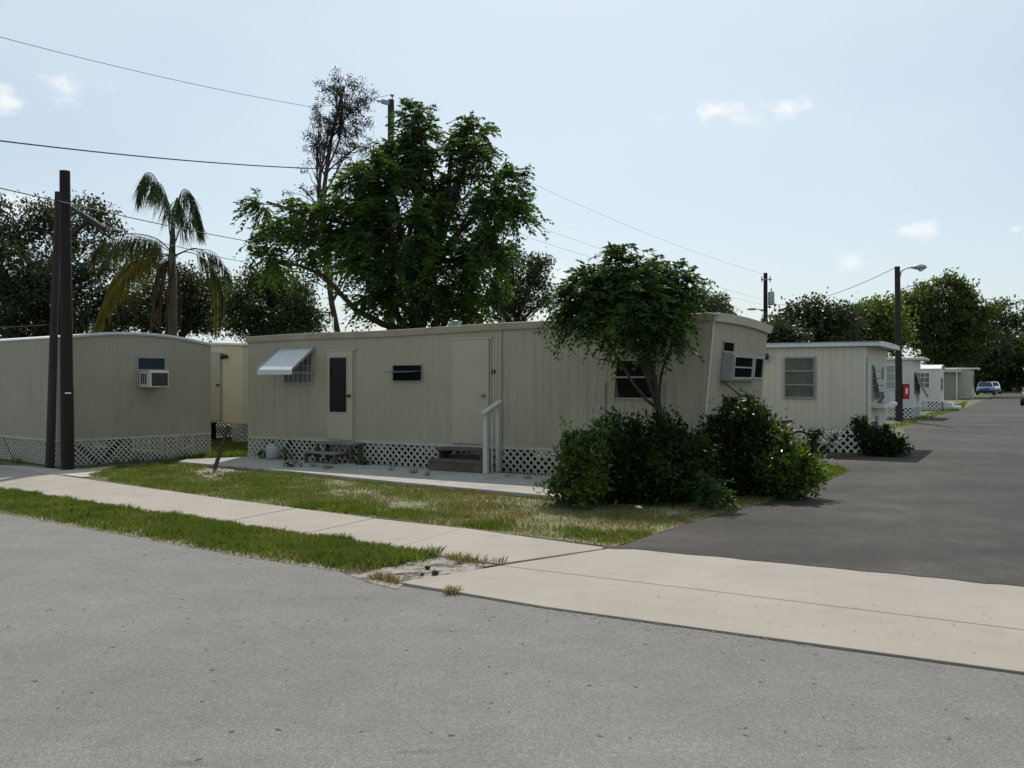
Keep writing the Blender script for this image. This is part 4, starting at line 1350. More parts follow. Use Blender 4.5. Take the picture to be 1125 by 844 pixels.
# ===== three homes further along =====
c3 = gp(1003, 460.5)
top3 = lambda x, y: 2.45 + .04 * math.sin(math.pi * y / 3.1)
H3 = Home('mobile_home', 'white mobile home behind the lamp pole with tilted end window', c3, ANG, 9, 3.1, .5, top3)
H3.walls(M['white_siding'], .2, .006)
H3.roof(M['roof_white'], (.1, .35, .05, .05), .09)
H3.skirt(M['lattice_white'], .17, .042)
r = H3.rect('front', 974.5, 401, 984, 428)
H3.window('front', (r[0] - .3, r[1], r[2], r[3]), hm=(.33, .66), fw=.04, glass=M['pale_glass'], frame=M['white'], label='pale front window')
w = H3.window('end', (.35, 2.6, 1.0, 1.95), hm=(.5,), vm=(.33, .66), fw=.05, glass=M['glass'], label='end window')
for (y0, y1, zt_, out) in ((.45, 1.45, 1.92, .22), (1.5, 2.5, 1.5, .34)):
    mb = MB()
    fr = [(L2 * 0 + 9 + .05, zt_), (9 + .05 + out, zt_ - .62)]
    for (ya, yb) in ((y0, y0 + .04), (y1 - .04, y1), ((y0 + y1) / 2 - .02, (y0 + y1) / 2 + .02)):
        mb.bar((fr[0][0], (ya + yb) / 2, fr[0][1]), (fr[1][0], (ya + yb) / 2, fr[1][1]), .04, .02)
    mb.bar((fr[0][0], y0, fr[0][1]), (fr[0][0], y1, fr[0][1]), .04, .02); mb.bar((fr[1][0], y0, fr[1][1]), (fr[1][0], y1, fr[1][1]), .04, .02)
    sa = mb.build('sash', M['alu'], w)
    mb = MB(); mb.hexa([(fr[0][0], y0, fr[0][1] - .004), (fr[0][0], y1, fr[0][1] - .004), (fr[1][0], y1, fr[1][1] - .004), (fr[1][0], y0, fr[1][1] - .004),
                        (fr[0][0], y0, fr[0][1]), (fr[0][0], y1, fr[0][1]), (fr[1][0], y1, fr[1][1]), (fr[1][0], y0, fr[1][1])])
    mb.build('pane', M['glass'], sa)

c4 = gp(1032, 451)
top4 = lambda x, y: 2.18 + .22 * (1 - (2 * y / 2.9 - 1) ** 2)
H4 = Home('mobile_home', 'small white mobile home with rounded roof past the lamp pole', c4, ANG, 9, 2.9, .5, top4)
H4.walls(M['white_siding'], .25, .006)
H4.roof(M['roof_white'], (.03, .08, .03, .03), .05, ny=14)
H4.skirt(M['lattice_white'], .2, .05)
r = H4.rect('front', 1010, 409, 1022, 427)
H4.window('front', r, hm=(.35, .68), vm=(.5,), fw=.05, glass=M['curtain_glass'], frame=M['white'], label='front window with white frame')
H4.window('end', (1.0, 1.9, 1.05, 1.75), hm=(.5,), fw=.05, glass=M['glass'], label='small square end window')
mb = MB()
mb.box(9.05, 9.9, 1.9, 2.8, 0.0, .18); mb.box(9.05, 9.5, 1.9, 2.8, .183, .38)
st = mb.build('steps', M['white'], None); st.parent = None
st.location = H4.root.location; st.rotation_euler = H4.root.rotation_euler
tag(st, 'low white steps at the end of the rounded roof home', 'steps')

c5 = gp(1068, 438.5)
top5 = lambda x, y: 2.55
H5 = Home('mobile_home', 'farthest grey home with carport roof beside the parked cars', c5, ANG, 11, 3.4, .45, top5)
H5.walls(M['pale_siding'], .25, .006)
H5.roof(M['roof_white'], (.25, .5, .1, .1), .14)
H5.skirt(M['lattice_white'], .2, .05)
mb = MB()
mb.box(3.5, 10.2, -3.2, -.02, 2.30, 2.38)
cp = mb.build('carport_roof', M['roof_white'], H5.root)
for x in (3.7, 7.0, 10.0):
    mb = MB(); mb.box(x - .04, x + .04, -3.1, -3.02, 0, 2.30)
    mb.build('carport_post', M['white'], cp)
mb = MB(); mb.box(5.6, 10.0, -2.8, -2.74, .02, 2.28); mb.build('carport_shade_wall', M['grey_cream'], H5.root)  # grey sheet stands in for the shaded wall under the carport
H5.window('front', (6.0, 7.3, 1.1, 1.9), hm=(.5,), fw=.05)
H5.window('end', (.8, 2.2, 1.0, 2.1), hm=(.5,), fw=.05, label='dark end window')

# ------------------------------------------------------------------ things near the long home
def placed(o, H):
    o.location = H.root.location; o.rotation_euler = H.root.rotation_euler
    return o


# steps at the right door
st = placed(empty('door_steps', (0, 0, 0), 0, 'brown two tread steps below the door numbered 29', 'steps'), H)
t0, t1 = H.ray('front', 480, 492, .40)[0], H.ray('front', 531, 492, .40)[0]
l0, l1 = H.ray('front', 470, 515, .72)[0], H.ray('front', 529, 515, .72)[0]
mb = MB(); mb.box(t0, t1, -.42, -.06, .38, .43); mb.build('tread', M['step_brown'], st, bevel=.008)
mb = MB(); mb.box(l0, l1, -.72, -.425, .20, .25); mb.build('tread', M['step_brown'], st, bevel=.008)
mb = MB(); mb.box(l0, l1, -.71, -.68, .06, .198); mb.build('riser', M['step_brown'], st)
for xx in (t0 + .03, t1 - .07):
    mb = MB(); mb.box(xx, xx + .04, -.41, -.08, .06, .378); mb.build('stringer', M['step_brown'], st)
for xx in (l0 + .01, l1 - .05):
    mb = MB(); mb.box(xx, xx + .04, -.675, -.43, .06, .198); mb.build('stringer', M['step_brown'], st)
mb = MB(); mb.box(t0 + .075, t1 - .075, -.16, -.13, .06, .30); mb.build('riser', M['step_brown'], st)

# handrail
hr_ = placed(empty('handrail', (0, 0, 0), 0, 'white painted wooden handrail beside the numbered door steps', 'handrail'), H)
ax = H.ray('front', 534, 488, .76)[0]
mb = MB(); mb.box(ax - .042, ax + .042, -.80, -.72, .06, 1.05); mb.build('post', M['rail'], hr_, bevel=.004)
mb = MB(); mb.box(ax - .03, ax + .03, -.40, -.34, .06, 1.20); mb.build('post', M['rail'], hr_, bevel=.004)
mb = MB(); mb.box(ax - .015, ax + .015, -.58, -.55, .06, 1.12); mb.build('baluster', M['rail'], hr_)
mb = MB(); mb.bar((ax, -.86, 1.055), (ax, -.30, 1.245), .10, .04); mb.build('top_rail', M['rail'], hr_, bevel=.004)

# stool steps at the left door
a0, a1 = H.ray('front', 346, 487, .36)[0], H.ray('front', 388, 487, .36)[0]
b0, b1 = H.ray('front', 333, 499, .66)[0], H.ray('front', 370, 499, .66)[0]
s2 = placed(empty('plank_steps', (0, 0, 0), 0, 'weathered green plank steps below the glazed door', 'steps'), H)
mb = MB(); mb.box(a0, a1, -.38, -.05, .395, .43); mb.build('tread', M['step_green'], s2, bevel=.006)
mb = MB(); mb.box(b0, b1, -.68, -.42, .235, .265); mb.build('tread', M['step_green'], s2, bevel=.006)
for xx, x2 in ((a0 + .06, b0 + .06), (a1 - .06, b1 - .06)):
    mb = MB(); mb.bar((xx, -.36, .06), (xx, -.36, .394), .05, .07); mb.bar((xx, -.08, .06), (xx, -.08, .394), .05, .07)
    mb.bar((x2, -.64, .06), (x2, -.64, .234), .05, .06); mb.bar((x2, -.62, .22), (x2, -.1, .22), .03, .06)
    mb.build('leg', M['step_brown'], s2)

# gas bottle / white jug
a, z = H.ray('front', 301, 500, .35)
jp = mat_of(H.root) @ Vector((a, -.38, .06))
jug = empty('gas_bottle', jp, 0, 'dull grey gas bottle standing by the lattice below the awning', 'gas bottle')
mb = MB(); mb.lathe([(.11, 0), (.125, .02), (.135, .05), (.135, .20), (.11, .25), (.05, .275)], (0, 0, 0), 20); mb.build('bottle_body', M['tank'], jug, True)
mb = MB(); mb.lathe([(.075, .26), (.08, .265), (.08, .31), (.07, .31)], (0, 0, 0), 16); mb.build('collar', M['tank'], jug, True)
mb = MB(); mb.lathe([(.02, .27), (.02, .33), (.035, .335), (.035, .35)], (0, 0, 0), 10); mb.build('valve', M['black'], jug, True)

# small weeds along the walkway
for k, (u, v, w_, h_, lab) in enumerate([(314, 506, .16, .22, 'pale weed sprouting beside the gas bottle'), (322, 513, .22, .10, 'flat weed in a walkway crack below the awning'), (400, 511, .25, .08, 'weed tuft at the foot of the lattice between the doors'),
                                         (288, 504, .15, .14, 'weed clump by the left corner of the long home')]):
    b = gp(u, v, .06)
    root = empty('weed', b, 0, lab, 'plant', 'weeds by the long home')
    q = ell(40, (0, 0, h_ * .6), (w_, w_ * .6, h_ * .5))
    q[:, 2] = np.maximum(q[:, 2], .01)
    np_mesh('leaves', leaf_quads(q, .07, .035), 4, M['lf_bush_sunlit'] if k == 0 else M['lf_bush'], root)
    mb = MB()
    for p in q[:14]: mb.tube([(0, 0, 0), tuple(p * .6), tuple(p)], [.004, .003, .001], 3, False)
    mb.build('stem', M['bark'], root)

# leaning stake
b = gp(235.5, 516.5)
stake = empty('stake', b, 0, 'dark leaning stake stuck in the lawn near the walkway', 'stake')
mb = MB(); tp = at(251, 468, b.y - .05) - b; mb.tube([(-.03, 0, -.1), tp], [.038, .030], 10); mb.build('shaft', M['stake'], stake)
mb = MB(); mb.tube([tp - Vector((.02, 0, .03)), tp + Vector((.012, 0, .012))], [.042, .042], 10); mb.build('cap', M['stake'], stake)
sheet('sand_patch', [gp(u, v) for u, v in [(212, 521), (222, 515), (246, 514), (258, 517), (250, 523), (230, 526)]], .014, M['sand'], .04, .1)

# ------------------------------------------------------------------ poles, lamps, wires
def pole(name, label, base, top, r0, r1, mat, cat='pole', n=12):
    root = empty(name, base, 0, label, cat)
    mb = MB()
    t = Vector(top) - Vector(base)
    mb.tube([(0, 0, -.2), tuple(t * .5), tuple(t)], [r0, (r0 + r1) / 2, r1], n)
    mb.build('shaft', mat, root, False)
    return root, t


bA = gp(74.5, 516.5)
pA, tA = pole('wooden_pole', 'thick reddish dark wooden pole, taller of the leaning pair', bA, at(71.2, 188, bA.y), .115, .088, M['creosote'])
b_ = gp(54.5, 514.5)
pB, tB = pole('wooden_pole', 'thinner black wooden pole standing behind the thick one', b_, at(64, 211, b_.y + .1), .080, .058, M['grey_pole'])
mb = MB()
k0 = at(80, 229, bA.y) - bA; k1 = at(112, 250, bA.y - .25) - bA
mb.bar(k0, k0.lerp(k1, .8), .05, .05); mb.build('lamp_arm', M['grey_pole'], pA)
mb = MB(); d = (k1 - k0).normalized(); mb.bar(k0.lerp(k1, .3), k1 + d * .08, .11, .09); mb.build('lamp_head', M['grey_pole'], pA, bevel=.02)
mb = MB(); q = at(75, 432, bA.y - .13) - bA; mb.box(q.x - .05, q.x + .05, q.y - .02, q.y + .0, q.z - .01, q.z + .012); mb.build('tag_plate', M['white'], pA)

bU = at(430, 418, 33); bU.z = 0
pU, tU = pole('utility_pole', 'utility pole with insulators rising behind the feathery tree', bU, at(429.5, 110, 33), .16, .115, M['grey_pole'], 'utility pole')
mb = MB()
z = tU.z
mb.bar((-.05, -.1, z - .15), (-.34, -.1, z - .08), .13, .14); mb.tube([(-.34, -.1, z - .08), (-.50, -.1, z - .07)], .04, 8); mb.build('cutout', M['grey_metal'], pU)
mb = MB(); mb.tube([(.03, 0, z), (.03, 0, z + .12)], .025, 6); mb.lathe([(.03, 0), (.07, .02), (.07, .07), (.03, .1)], (.03, 0, z + .12), 10); mb.build('insulator', M['grey_metal'], pU, True)
mb = MB(); mb.bar((.14, -.1, z - .45), (.55, -.1, z - .72), .09, .09); mb.build('arrester', M['grey_metal'], pU)

bT = at(841, 418, 55); bT.z = 0
pT, tT = pole('utility_pole', 'utility pole with grey transformer above the roof of the pale home', bT, at(841, 300, 55), .16, .12, M['creosote'], 'utility pole')
mb = MB(); mb.lathe([(.16, 0), (.19, .03), (.19, .75), (.17, .8), (.05, .84)], (.33, -.05, tT.z - 1.95), 16); tr = mb.build('transformer', M['transformer'], pT, True)
mb = MB(); mb.lathe([(.03, 0), (.05, .05), (.03, .1), (.05, .15), (.02, .2)], (.33, -.05, tT.z - 1.12), 10); mb.build('bushing', M['grey_metal'], tr, True)
mb = MB(); mb.tube([(-.1, 0, tT.z - 2.25), (-.45, -.1, tT.z - 2.2), (-.75, -.15, tT.z - 2.2)], .03, 6); mb.build('lamp_arm', M['galv'], pT)
mb = MB(); mb.bar((-.65, -.13, tT.z - 2.2), (-1.12, -.2, tT.z - 2.2), .26, .13); mb.build('lamp_head', M['galv'], pT, bevel=.04)
mb = MB()
for s_ in (-.22, .28): 
    mb.tube([(s_, 0, tT.z - .55), (s_, 0, tT.z - .2)], .035, 6)
mb.bar((-.3, -.1, tT.z - .4), (.35, -.1, tT.z - .4), .06, .06)
mb.build('insulator_bracket', M['grey_metal'], pT)

bL = gp(988, 463)
pL, tL = pole('street_lamp', 'street lamp on a dark wooden pole beside the lane', bL, at(985.8, 293, bL.y), .145, .10, M['grey_pole'], 'street lamp')
z = tL.z; x = tL.x
mb = MB(); mb.tube([(x + .09, 0, z - .45), (x + .14, -.03, z - .2), (x + .3, -.08, z - .07), (x + .55, -.15, z - .06)], .026, 8); mb.build('lamp_arm', M['galv'], pL, True)
mb = MB()
ring = []
for i, (t_, w_, h_) in enumerate(((0, .05, .05), (.12, .08, .08), (.3, .14, .11), (.48, .11, .09), (.56, .03, .04))):
    mb.tube([(x + .48 + t_, -.14 - t_ * .2, z - .06), (x + .48 + t_ + .001, -.14 - t_ * .2, z - .06)], [.001, .001], 3) if False else None
mb.tube([(x + .48 + t_, -.14 - t_ * .2, z - .05) for t_ in (0, .12, .3, .46, .56)], [.04, .075, .12, .10, .03], 12)
mb.build('lamp_head', M['galv'], pL, True)
mb = MB(); mb.lathe([(.10, .02), (.09, -.04), (.05, -.08), (.01, -.09)], (x + .82, -.2, z - .13), 14); mb.build('lamp_lens', M['lamp_glass'], pL, True)

# red cabinet on the lamp pole
q = at(993.5, 430, bL.y) - Vector((0, 0, 0))
box_ = empty('red_cabinet', (bL.x + .235, bL.y, at(993, 438.5, bL.y).z), 0, 'red fire cabinet mounted on the street lamp pole', 'cabinet')
mb = MB(); mb.box(-.125, .125, -.11, .11, 0, .60); mb.build('cabinet_body', M['red'], box_, bevel=.012)
mb = MB(); mb.box(-.10, .10, -.118, -.111, .05, .55); dr = mb.build('cabinet_door', M['red'], box_)
mb = MB(); mb.box(-.04, .04, -.123, -.119, .2, .42); mb.build('white_panel', M['white'], dr)

# short grey post near the pale home
b = gp(963.5, 498.5)
po_ = empty('short_post', b, 0, 'short grey metal post in front of the pale home corner', 'post')
mb = MB(); mb.tube([(0, 0, -.1), (0, 0, .80)], .042, 10); mb.build('shaft', M['grey_metal'], po_)
mb = MB(); mb.lathe([(.048, .79), (.048, .83), (.02, .85)], (0, 0, 0), 12); mb.build('cap', M['grey_metal'], po_)


def wire(label, pts, r=.012, sag=0.0, group='overhead wires'):
    P = []
    for a, b in zip(pts, pts[1:]):
        n = 24
        for i in range(n):
            t = i / n
            p = Vector(a).lerp(Vector(b), t); p.z -= sag * (b - a).length * 4 * t * (1 - t)
            P.append(p)
    P.append(Vector(pts[-1]))
    mb = MB(); mb.tube(P, r, 5)
    o = mb.build('overhead_wire', M['wire'], None, True)
    return tag(o, label, 'wire', group)


topU = bU + tU
wire('highest thin overhead wire crossing the sky at the left', [at(-120, 8, 20), at(345, 118, 32), topU + Vector((.03, 0, .2))], .008, .012)
wire('thick overhead cable above the palm at the left', [at(-120, 139, 20), at(340, 185, 32), bU + Vector((0, 0, tU.z - 2.4))], .020, .010)
topA = bA + Vector((tA.x, tA.y - .1, 0))
wire('pale wire passing the wooden poles toward the feathery tree', [at(-120, 178, 14), at(68, 222, 15.95), at(290, 268, 26)], .010, .004)
wire('wire from the lamp arm past the palm', [at(110, 246, 16.0), at(200, 272, 22), at(270, 288, 27)], .008, .006)
wire('low service wire from the thick pole above the arched roof', [at(-60, 362, 16.5), at(52, 357, 16.4)], .008, .006)
wire('thin upper wire descending right of the feathery tree to the transformer pole', [topU + Vector((.1, 0, -.3)), at(590, 204, 38), bT + Vector((0, 0, tT.z - .1))], .005, .012)
wire('middle faint wire right of the feathery tree', [bU + Vector((.1, 0, tU.z - 2.0)), at(585, 247, 38), bT + Vector((-.2, 0, tT.z - 1.6))], .005, .006)
wire('lower faint wire right of the feathery tree', [bU + Vector((.1, 0, tU.z - 2.6)), at(583, 262, 38), bT + Vector((-.2, 0, tT.z - 1.9))], .005, .006)
wire('sagging wire between the transformer pole and the street lamp', [bT + Vector((.15, 0, tT.z - 1.9)), bL + Vector((tL.x - .1, 0, tL.z - .05))], .012, .022)

# ------------------------------------------------------------------ bicycle
def bicycle(loc, rz, label):
    root = empty('bicycle', loc, rz, label, 'bicycle')
    rw = .25
    def wheel(xc):
        mb = MB()
        pts = [(xc + (rw - .02) * math.cos(a), 0, rw + (rw - .02) * math.sin(a)) for a in np.linspace(0, 2 * math.pi, 33)]
        mb.tube(pts, .02, 8, False)
        w = mb.build('wheel', M['rubber'], root, True)
        mb = MB()
        pts = [(xc + (rw - .045) * math.cos(a), 0, rw + (rw - .045) * math.sin(a)) for a in np.linspace(0, 2 * math.pi, 33)]
        mb.tube(pts, .010, 6, False)
        for k in range(14):
            a = 2 * math.pi * k / 14
            mb.tube([(xc, .02 * (-1) ** k, rw), (xc + (rw - .045) * math.cos(a), 0, rw + (rw - .045) * math.sin(a))], .002, 3, False)
        mb.lathe([(.02, -.04), (.02, .04)], (xc, 0, rw), 8, 'y')
        mb.build('rim', M['chrome'], w)
    wheel(.42); wheel(-.42)
    bb_, seat, head, head2 = (.06, 0, .26), (.14, 0, .55), (-.30, 0, .62), (-.27, 0, .54)
    mb = MB()
    for a, b, r in ((bb_, seat, .015), (bb_, head2, .017), (seat, head, .014), (bb_, (.42, .0, rw), .010), (seat, (.42, 0, rw), .009), (head, (-.32, 0, .66), .018), (head2, (-.42, 0, rw), .014)):
        mb.tube([a, b], r, 8)
    mb.build('frame', M['bike_red'], root)
    mb = MB(); mb.tube([seat, (.16, 0, .66)], .012, 8); mb.build('seat_post', M['chrome'], root)
    mb = MB()
    mb.hexa([(.0, -.025, .665), (.0, .025, .665), (.27, .08, .68), (.27, -.08, .68), (.0, -.02, .70), (.0, .02, .70), (.27, .07, .73), (.27, -.07, .73)])
    mb.build('saddle', M['black'], root, bevel=.012)
    mb = MB(); mb.tube([(-.32, 0, .66), (-.34, 0, .74)], .012, 8); mb.tube([(-.22, -.26, .84), (-.34, -.2, .82), (-.34, 0, .74), (-.34, .2, .82), (-.22, .26, .84)], .011, 8); mb.build('handlebar', M['chrome'], root)
    mb = MB(); mb.lathe([(.07, -.03), (.07, -.026)], (.06, 0, .26), 14, 'y'); mb.tube([(.06, -.05, .26), (.15, -.05, .17)], .008, 6); mb.tube([(.06, .05, .26), (-.03, .05, .35)], .008, 6)
    mb.box(.11, .19, -.12, -.055, .155, .175); mb.build('crank', M['black'], root)
    return root


bk = gp(857, 497.5)
bicycle(bk, math.atan2(X.y, X.x) + .12, 'small red bicycle half hidden behind the corner bush')

# reddish grey box beside the bicycle
b = at(838.5, 418, 19.6); b.z = 0
crate = empty('plank_post', b, 0, 'short reddish grey post standing behind the bicycle', 'post')
mb = MB(); mb.box(-.055, .055, -.05, .05, -.05, 1.0); mb.build('plank', M['step_brown'], crate, bevel=.006)
mb = MB(); mb.box(-.065, .065, -.06, .06, 1.001, 1.03); mb.build('cap', M['tan'], crate, bevel=.006)


# ------------------------------------------------------------------ cars
def car(label, loc, rz, paint):
    root = empty('parked_car', loc, rz, label, 'car', 'cars on the lane')
    # stations along the length: x, half width, z bottom, z belt
    st = [(-2.25, .70, .38, .62), (-2.1, .82, .25, .80), (-1.5, .87, .22, .88), (-.6, .88, .20, .92), (.6, .88, .20, .92), (1.4, .87, .22, .90), (2.0, .82, .25, .86), (2.2, .72, .35, .72)]
    mb = MB()
    sec = []
    for x, w, zb, zt in st:
        sec.append([(x, -w * .9, zb), (x, -w, zb + .12), (x, -w, (zb + zt) / 2), (x, -w * .94, zt - .05), (x, -w * .82, zt), (x, w * .82, zt), (x, w * .94, zt - .05), (x, w, (zb + zt) / 2), (x, w, zb + .12), (x, w * .9, zb)])
    m = len(sec[0]); b0 = len(mb.v)
    for s_ in sec: mb.v += s_
    for i in range(len(sec) - 1):
        for k in range(m):
            mb.f.append((b0 + i * m + k, b0 + (i + 1) * m + k, b0 + (i + 1) * m + (k + 1) % m, b0 + i * m + (k + 1) % m))
    mb.f.append(tuple(b0 + k for k in range(m))); mb.f.append(tuple(b0 + (len(sec) - 1) * m + k for k in range(m)))
    body = mb.build('body', paint, root, True, bevel=.01)
    # greenhouse
    mb = MB(); mb.hexa([(-1.05, -.76, .90), (1.55, -.76, .89), (1.55, .76, .89), (-1.05, .76, .90), (-.25, -.58, 1.36), (.95, -.58, 1.36), (.95, .58, 1.36), (-.25, .58, 1.36)])
    gh = mb.build('window', M['glass'], root)
    mb = MB()
    mb.hexa([(-.3, -.60, 1.362), (1.0, -.60, 1.362), (1.0, .60, 1.362), (-.3, .60, 1.362), (-.2, -.52, 1.42), (.85, -.52, 1.42), (.85, .52, 1.42), (-.2, .52, 1.42)])
    for sy in (-1, 1):
        mb.bar((-1.07, sy * .765, .91), (-.26, sy * .595, 1.37), .06, .05); mb.bar((1.57, sy * .765, .90), (.96, sy * .595, 1.37), .08, .06); mb.bar((.3, sy * .775, .91), (.33, sy * .60, 1.37), .07, .03)
    mb.build('roof', paint, root, bevel=.012)
    for sx in (-1.4, 1.35):
        for sy in (-1, 1):
            mb = MB(); y = sy * .80
            mb.lathe([(.20, -.09), (.29, -.10), (.31, -.07), (.31, .07), (.29, .10), (.20, .09)], (sx, y, .31), 20, 'y'); w = mb.build('wheel', M['rubber'], root, True)
            mb = MB(); mb.lathe([(.04, .09 * sy), (.19, .094 * sy), (.19, .10 * sy), (.04, .105 * sy)], (sx, y, .31), 14, 'y'); mb.build('rim', M['chrome'], w, True)
    for sy in (-1, 1):
        mb = MB(); mb.box(-2.275, -2.12, sy * .62 - .15, sy * .62 + .15, .58, .70); mb.build('headlight', M['lamp_glass'], root, bevel=.02)
        mb = MB(); mb.box(2.08, 2.215, sy * .60 - .14, sy * .60 + .14, .66, .78); mb.build('tail_light', M['tail_red'], root, bevel=.02)
    mb = MB(); mb.box(-2.33, -2.15, -.78, .78, .36, .50); mb.build('bumper', M['black'], root, bevel=.03)
    mb = MB(); mb.box(2.12, 2.27, -.78, .78, .38, .52); mb.build('bumper', M['black'], root, bevel=.03)
    return root


lane_ang = math.atan2(DL.y, DL.x)
p = at(1083, 418, 100); p.z = .016
car('blue car parked beside the farthest home', p, lane_ang, M['car_blue'])
p = at(1090, 418, 108); p.z = .016
car('white car parked behind the blue car', p, lane_ang + .05, M['car_white'])
p = at(1139, 418, 58); p.z = .016
car('maroon car cut off at the right edge of the lane', p, lane_ang, M['car_red'])

# ------------------------------------------------------------------ grass
def in_poly(px, py, poly):
    x = np.array([p[0] for p in poly]); y = np.array([p[1] for p in poly])
    inside = np.zeros(len(px), bool)
    j = len(poly) - 1
    for i in range(len(poly)):
        c = ((y[i] > py) != (y[j] > py)) & (px < (x[j] - x[i]) * (py - y[i]) / (y[j] - y[i] + 1e-12) + x[i])
        inside ^= c
        j = i
    return inside


def dens(px, py, sc, seed):
    return np.array([mnoise.fractal(Vector((a * sc, b * sc, seed)), 1.0, 2.0, 3) for a, b in zip(px, py)])


def grass(name, poly, n, h, w, mat, thr=None, sc=1.0, seed=0.0, lean=.35, zb=.0, label=None, edge_h=None, hvar=.5, soft=.25, wfun=None):
    xs = [p[0] for p in poly]; ys = [p[1] for p in poly]
    px = rng.uniform(min(xs), max(xs), n * 3); py = rng.uniform(min(ys), max(ys), n * 3)
    ok = in_poly(px, py, poly); px, py = px[ok][:n], py[ok][:n]
    if thr is not None:
        d = dens(px, py, sc, seed) + rng.normal(size=len(px)) * soft
        k = d > thr; px, py = px[k], py[k]
    if wfun is not None:
        k = rng.uniform(size=len(px)) < wfun(px, py); px, py = px[k], py[k]
    m = len(px)
    hh = h * (1 + hvar * dens(px, py, 2.2, seed + 9)) * rng.uniform(.5, 1.25, m)
    a = rng.uniform(0, 2 * np.pi, m)
    ln = rng.uniform(.1, 1, m) * lean * hh
    la = rng.uniform(0, 2 * np.pi, m)
    base = np.stack([px, py, np.full(m, zb)], 1)
    s = np.stack([np.cos(a), np.sin(a), np.zeros(m)], 1) * (w * rng.uniform(.7, 1.3, m))[:, None] * .5
    off = np.stack([np.cos(la) * ln, np.sin(la) * ln, np.zeros(m)], 1)
    up = np.stack([np.zeros(m), np.zeros(m), hh], 1)
    mid = base + off * .35 + up * .6
    tip = base + off + up * (1 - .12 * rng.uniform(0, 1, m))[:, None]
    q = np.stack([base - s, base + s, mid + s * .7, tip, mid - s * .7], 1)
    o = np_mesh(name, q, 5, mat)
    tag(o, label, 'grass', None, 'stuff')
    return o


def px_u(px, py): return CX + FOC * px / py
def smooth(x, a, b):
    t = np.clip((x - a) / (b - a), 0, 1); return t * t * (3 - 2 * t)


# distance from the street edge of the strip thins the grass
ev = [np.array(p[:2]) for p in [strip[0] + dleft * 25] + strip]
def street_dist(px, py):
    d = np.full(len(px), 9.0)
    for a, b in zip(ev, ev[1:]):
        ab = b - a
        t = np.clip(((px - a[0]) * ab[0] + (py - a[1]) * ab[1]) / (ab @ ab), 0, 1)
        d = np.minimum(d, np.hypot(px - a[0] - t * ab[0], py - a[1] - t * ab[1]))
    return d


wst = lambda px, py: .12 + .88 * smooth(street_dist(px, py) + .12 * dens(px, py, 2.5, 33), .02, .30)
strip_vis = strip + strip_up
grass('verge_grass', strip_vis, 105000, .062, .008, M['grass'], thr=-.50, sc=1.6, seed=2, label='dense green grass blades of the strip along the street', zb=.01, wfun=wst, hvar=.8, lean=.7)
grass('verge_grass', strip_vis, 14000, .055, .007, M['grass_dry'], thr=-.05, sc=1.1, seed=21, label='straw coloured blades mixed into the street strip', zb=.01, hvar=.8, lean=.9)
out_strip = [strip[0] + dleft * 25, strip[0], strip_up[-1], strip_up[-1] + dl * 25]
grass('verge_grass', out_strip, 30000, .08, .016, M['grass'], thr=-.5, sc=1.4, seed=1, label='green grass strip carrying on beyond the poles', zb=.01)
wl = lambda px, py: .95 - .72 * smooth(px_u(px, py), 300, 560)
wd = lambda px, py: .28 + .60 * smooth(px_u(px, py), 330, 560)
grass('lawn_grass', lawn_poly, 150000, .045, .0075, M['grass'], thr=-.16, sc=.9, seed=3, label='patchy green lawn grass in front of the walkway', zb=.006, wfun=wl, soft=.3, lean=.8, hvar=.8)
grass('lawn_grass', lawn_poly, 110000, .038, .0075, M['grass_dry'], thr=-.02, sc=1.2, seed=5, label='dry yellowish lawn grass near the bushes', zb=.006, wfun=wd, soft=.3, lean=.9, hvar=.8)
lawn_edge = [gp(u, v) for u, v in [(300, 556), (470, 575.5), (604, 591), (690, 599.5), (720, 588), (640, 582), (540, 572), (400, 556)]]
grass('lawn_grass', lawn_edge, 16000, .06, .0075, M['grass'], thr=.02, sc=1.8, seed=15, label='longer grass tufts along the sidewalk edge', zb=.006, hvar=.8, lean=.7)
side = [gp(u, v) for u, v in [(870, 541), (905, 531), (933, 519), (920, 513), (895, 516), (860, 530)]]
grass('lawn_grass', side, 6000, .07, .01, M['grass'], thr=-.4, sc=1.6, seed=6, label='small grass patch between corner bush and lane', zb=.006)
back = [gp(u, v) for u, v in [(190, 505), (272, 502), (272, 487), (225, 487)]]
grass('lawn_grass', back, 16000, .09, .012, M['grass'], thr=-.5, sc=1.6, seed=7, label='bright grass between the arched home and the long home', zb=.006)
lane_side = [gp(u, v) for u, v in [(967, 471), (992, 470), (1010, 464), (1040, 455), (1059, 449), (1063, 441), (1040, 449), (1000, 462)]]
grass('lawn_grass', lane_side, 24000, .10, .03, M['grass'], thr=-.5, sc=.6, seed=8, label='grass strips between the far homes and the lane', zb=.006)
ff = [pe - perp * 60 + DL * 9, pe + perp * 80 + DL * 9, pe + perp * 80 + DL * 26, pe - perp * 60 + DL * 26]
grass('far_grass', ff, 22000, .22, .12, M['grass'], thr=None, label='far grass verge under the hedge', zb=.0)
rt = [gp(684, 599) + perp * q + DL * s_ for q, s_ in ((13, 1), (24, 1), (24, 60), (9.3, 60), (9.3, 8))]
grass('lawn_grass', rt, 24000, .09, .02, M['grass'], thr=-.3, sc=.6, seed=12, label='grass on the far side of the lane', zb=.006)
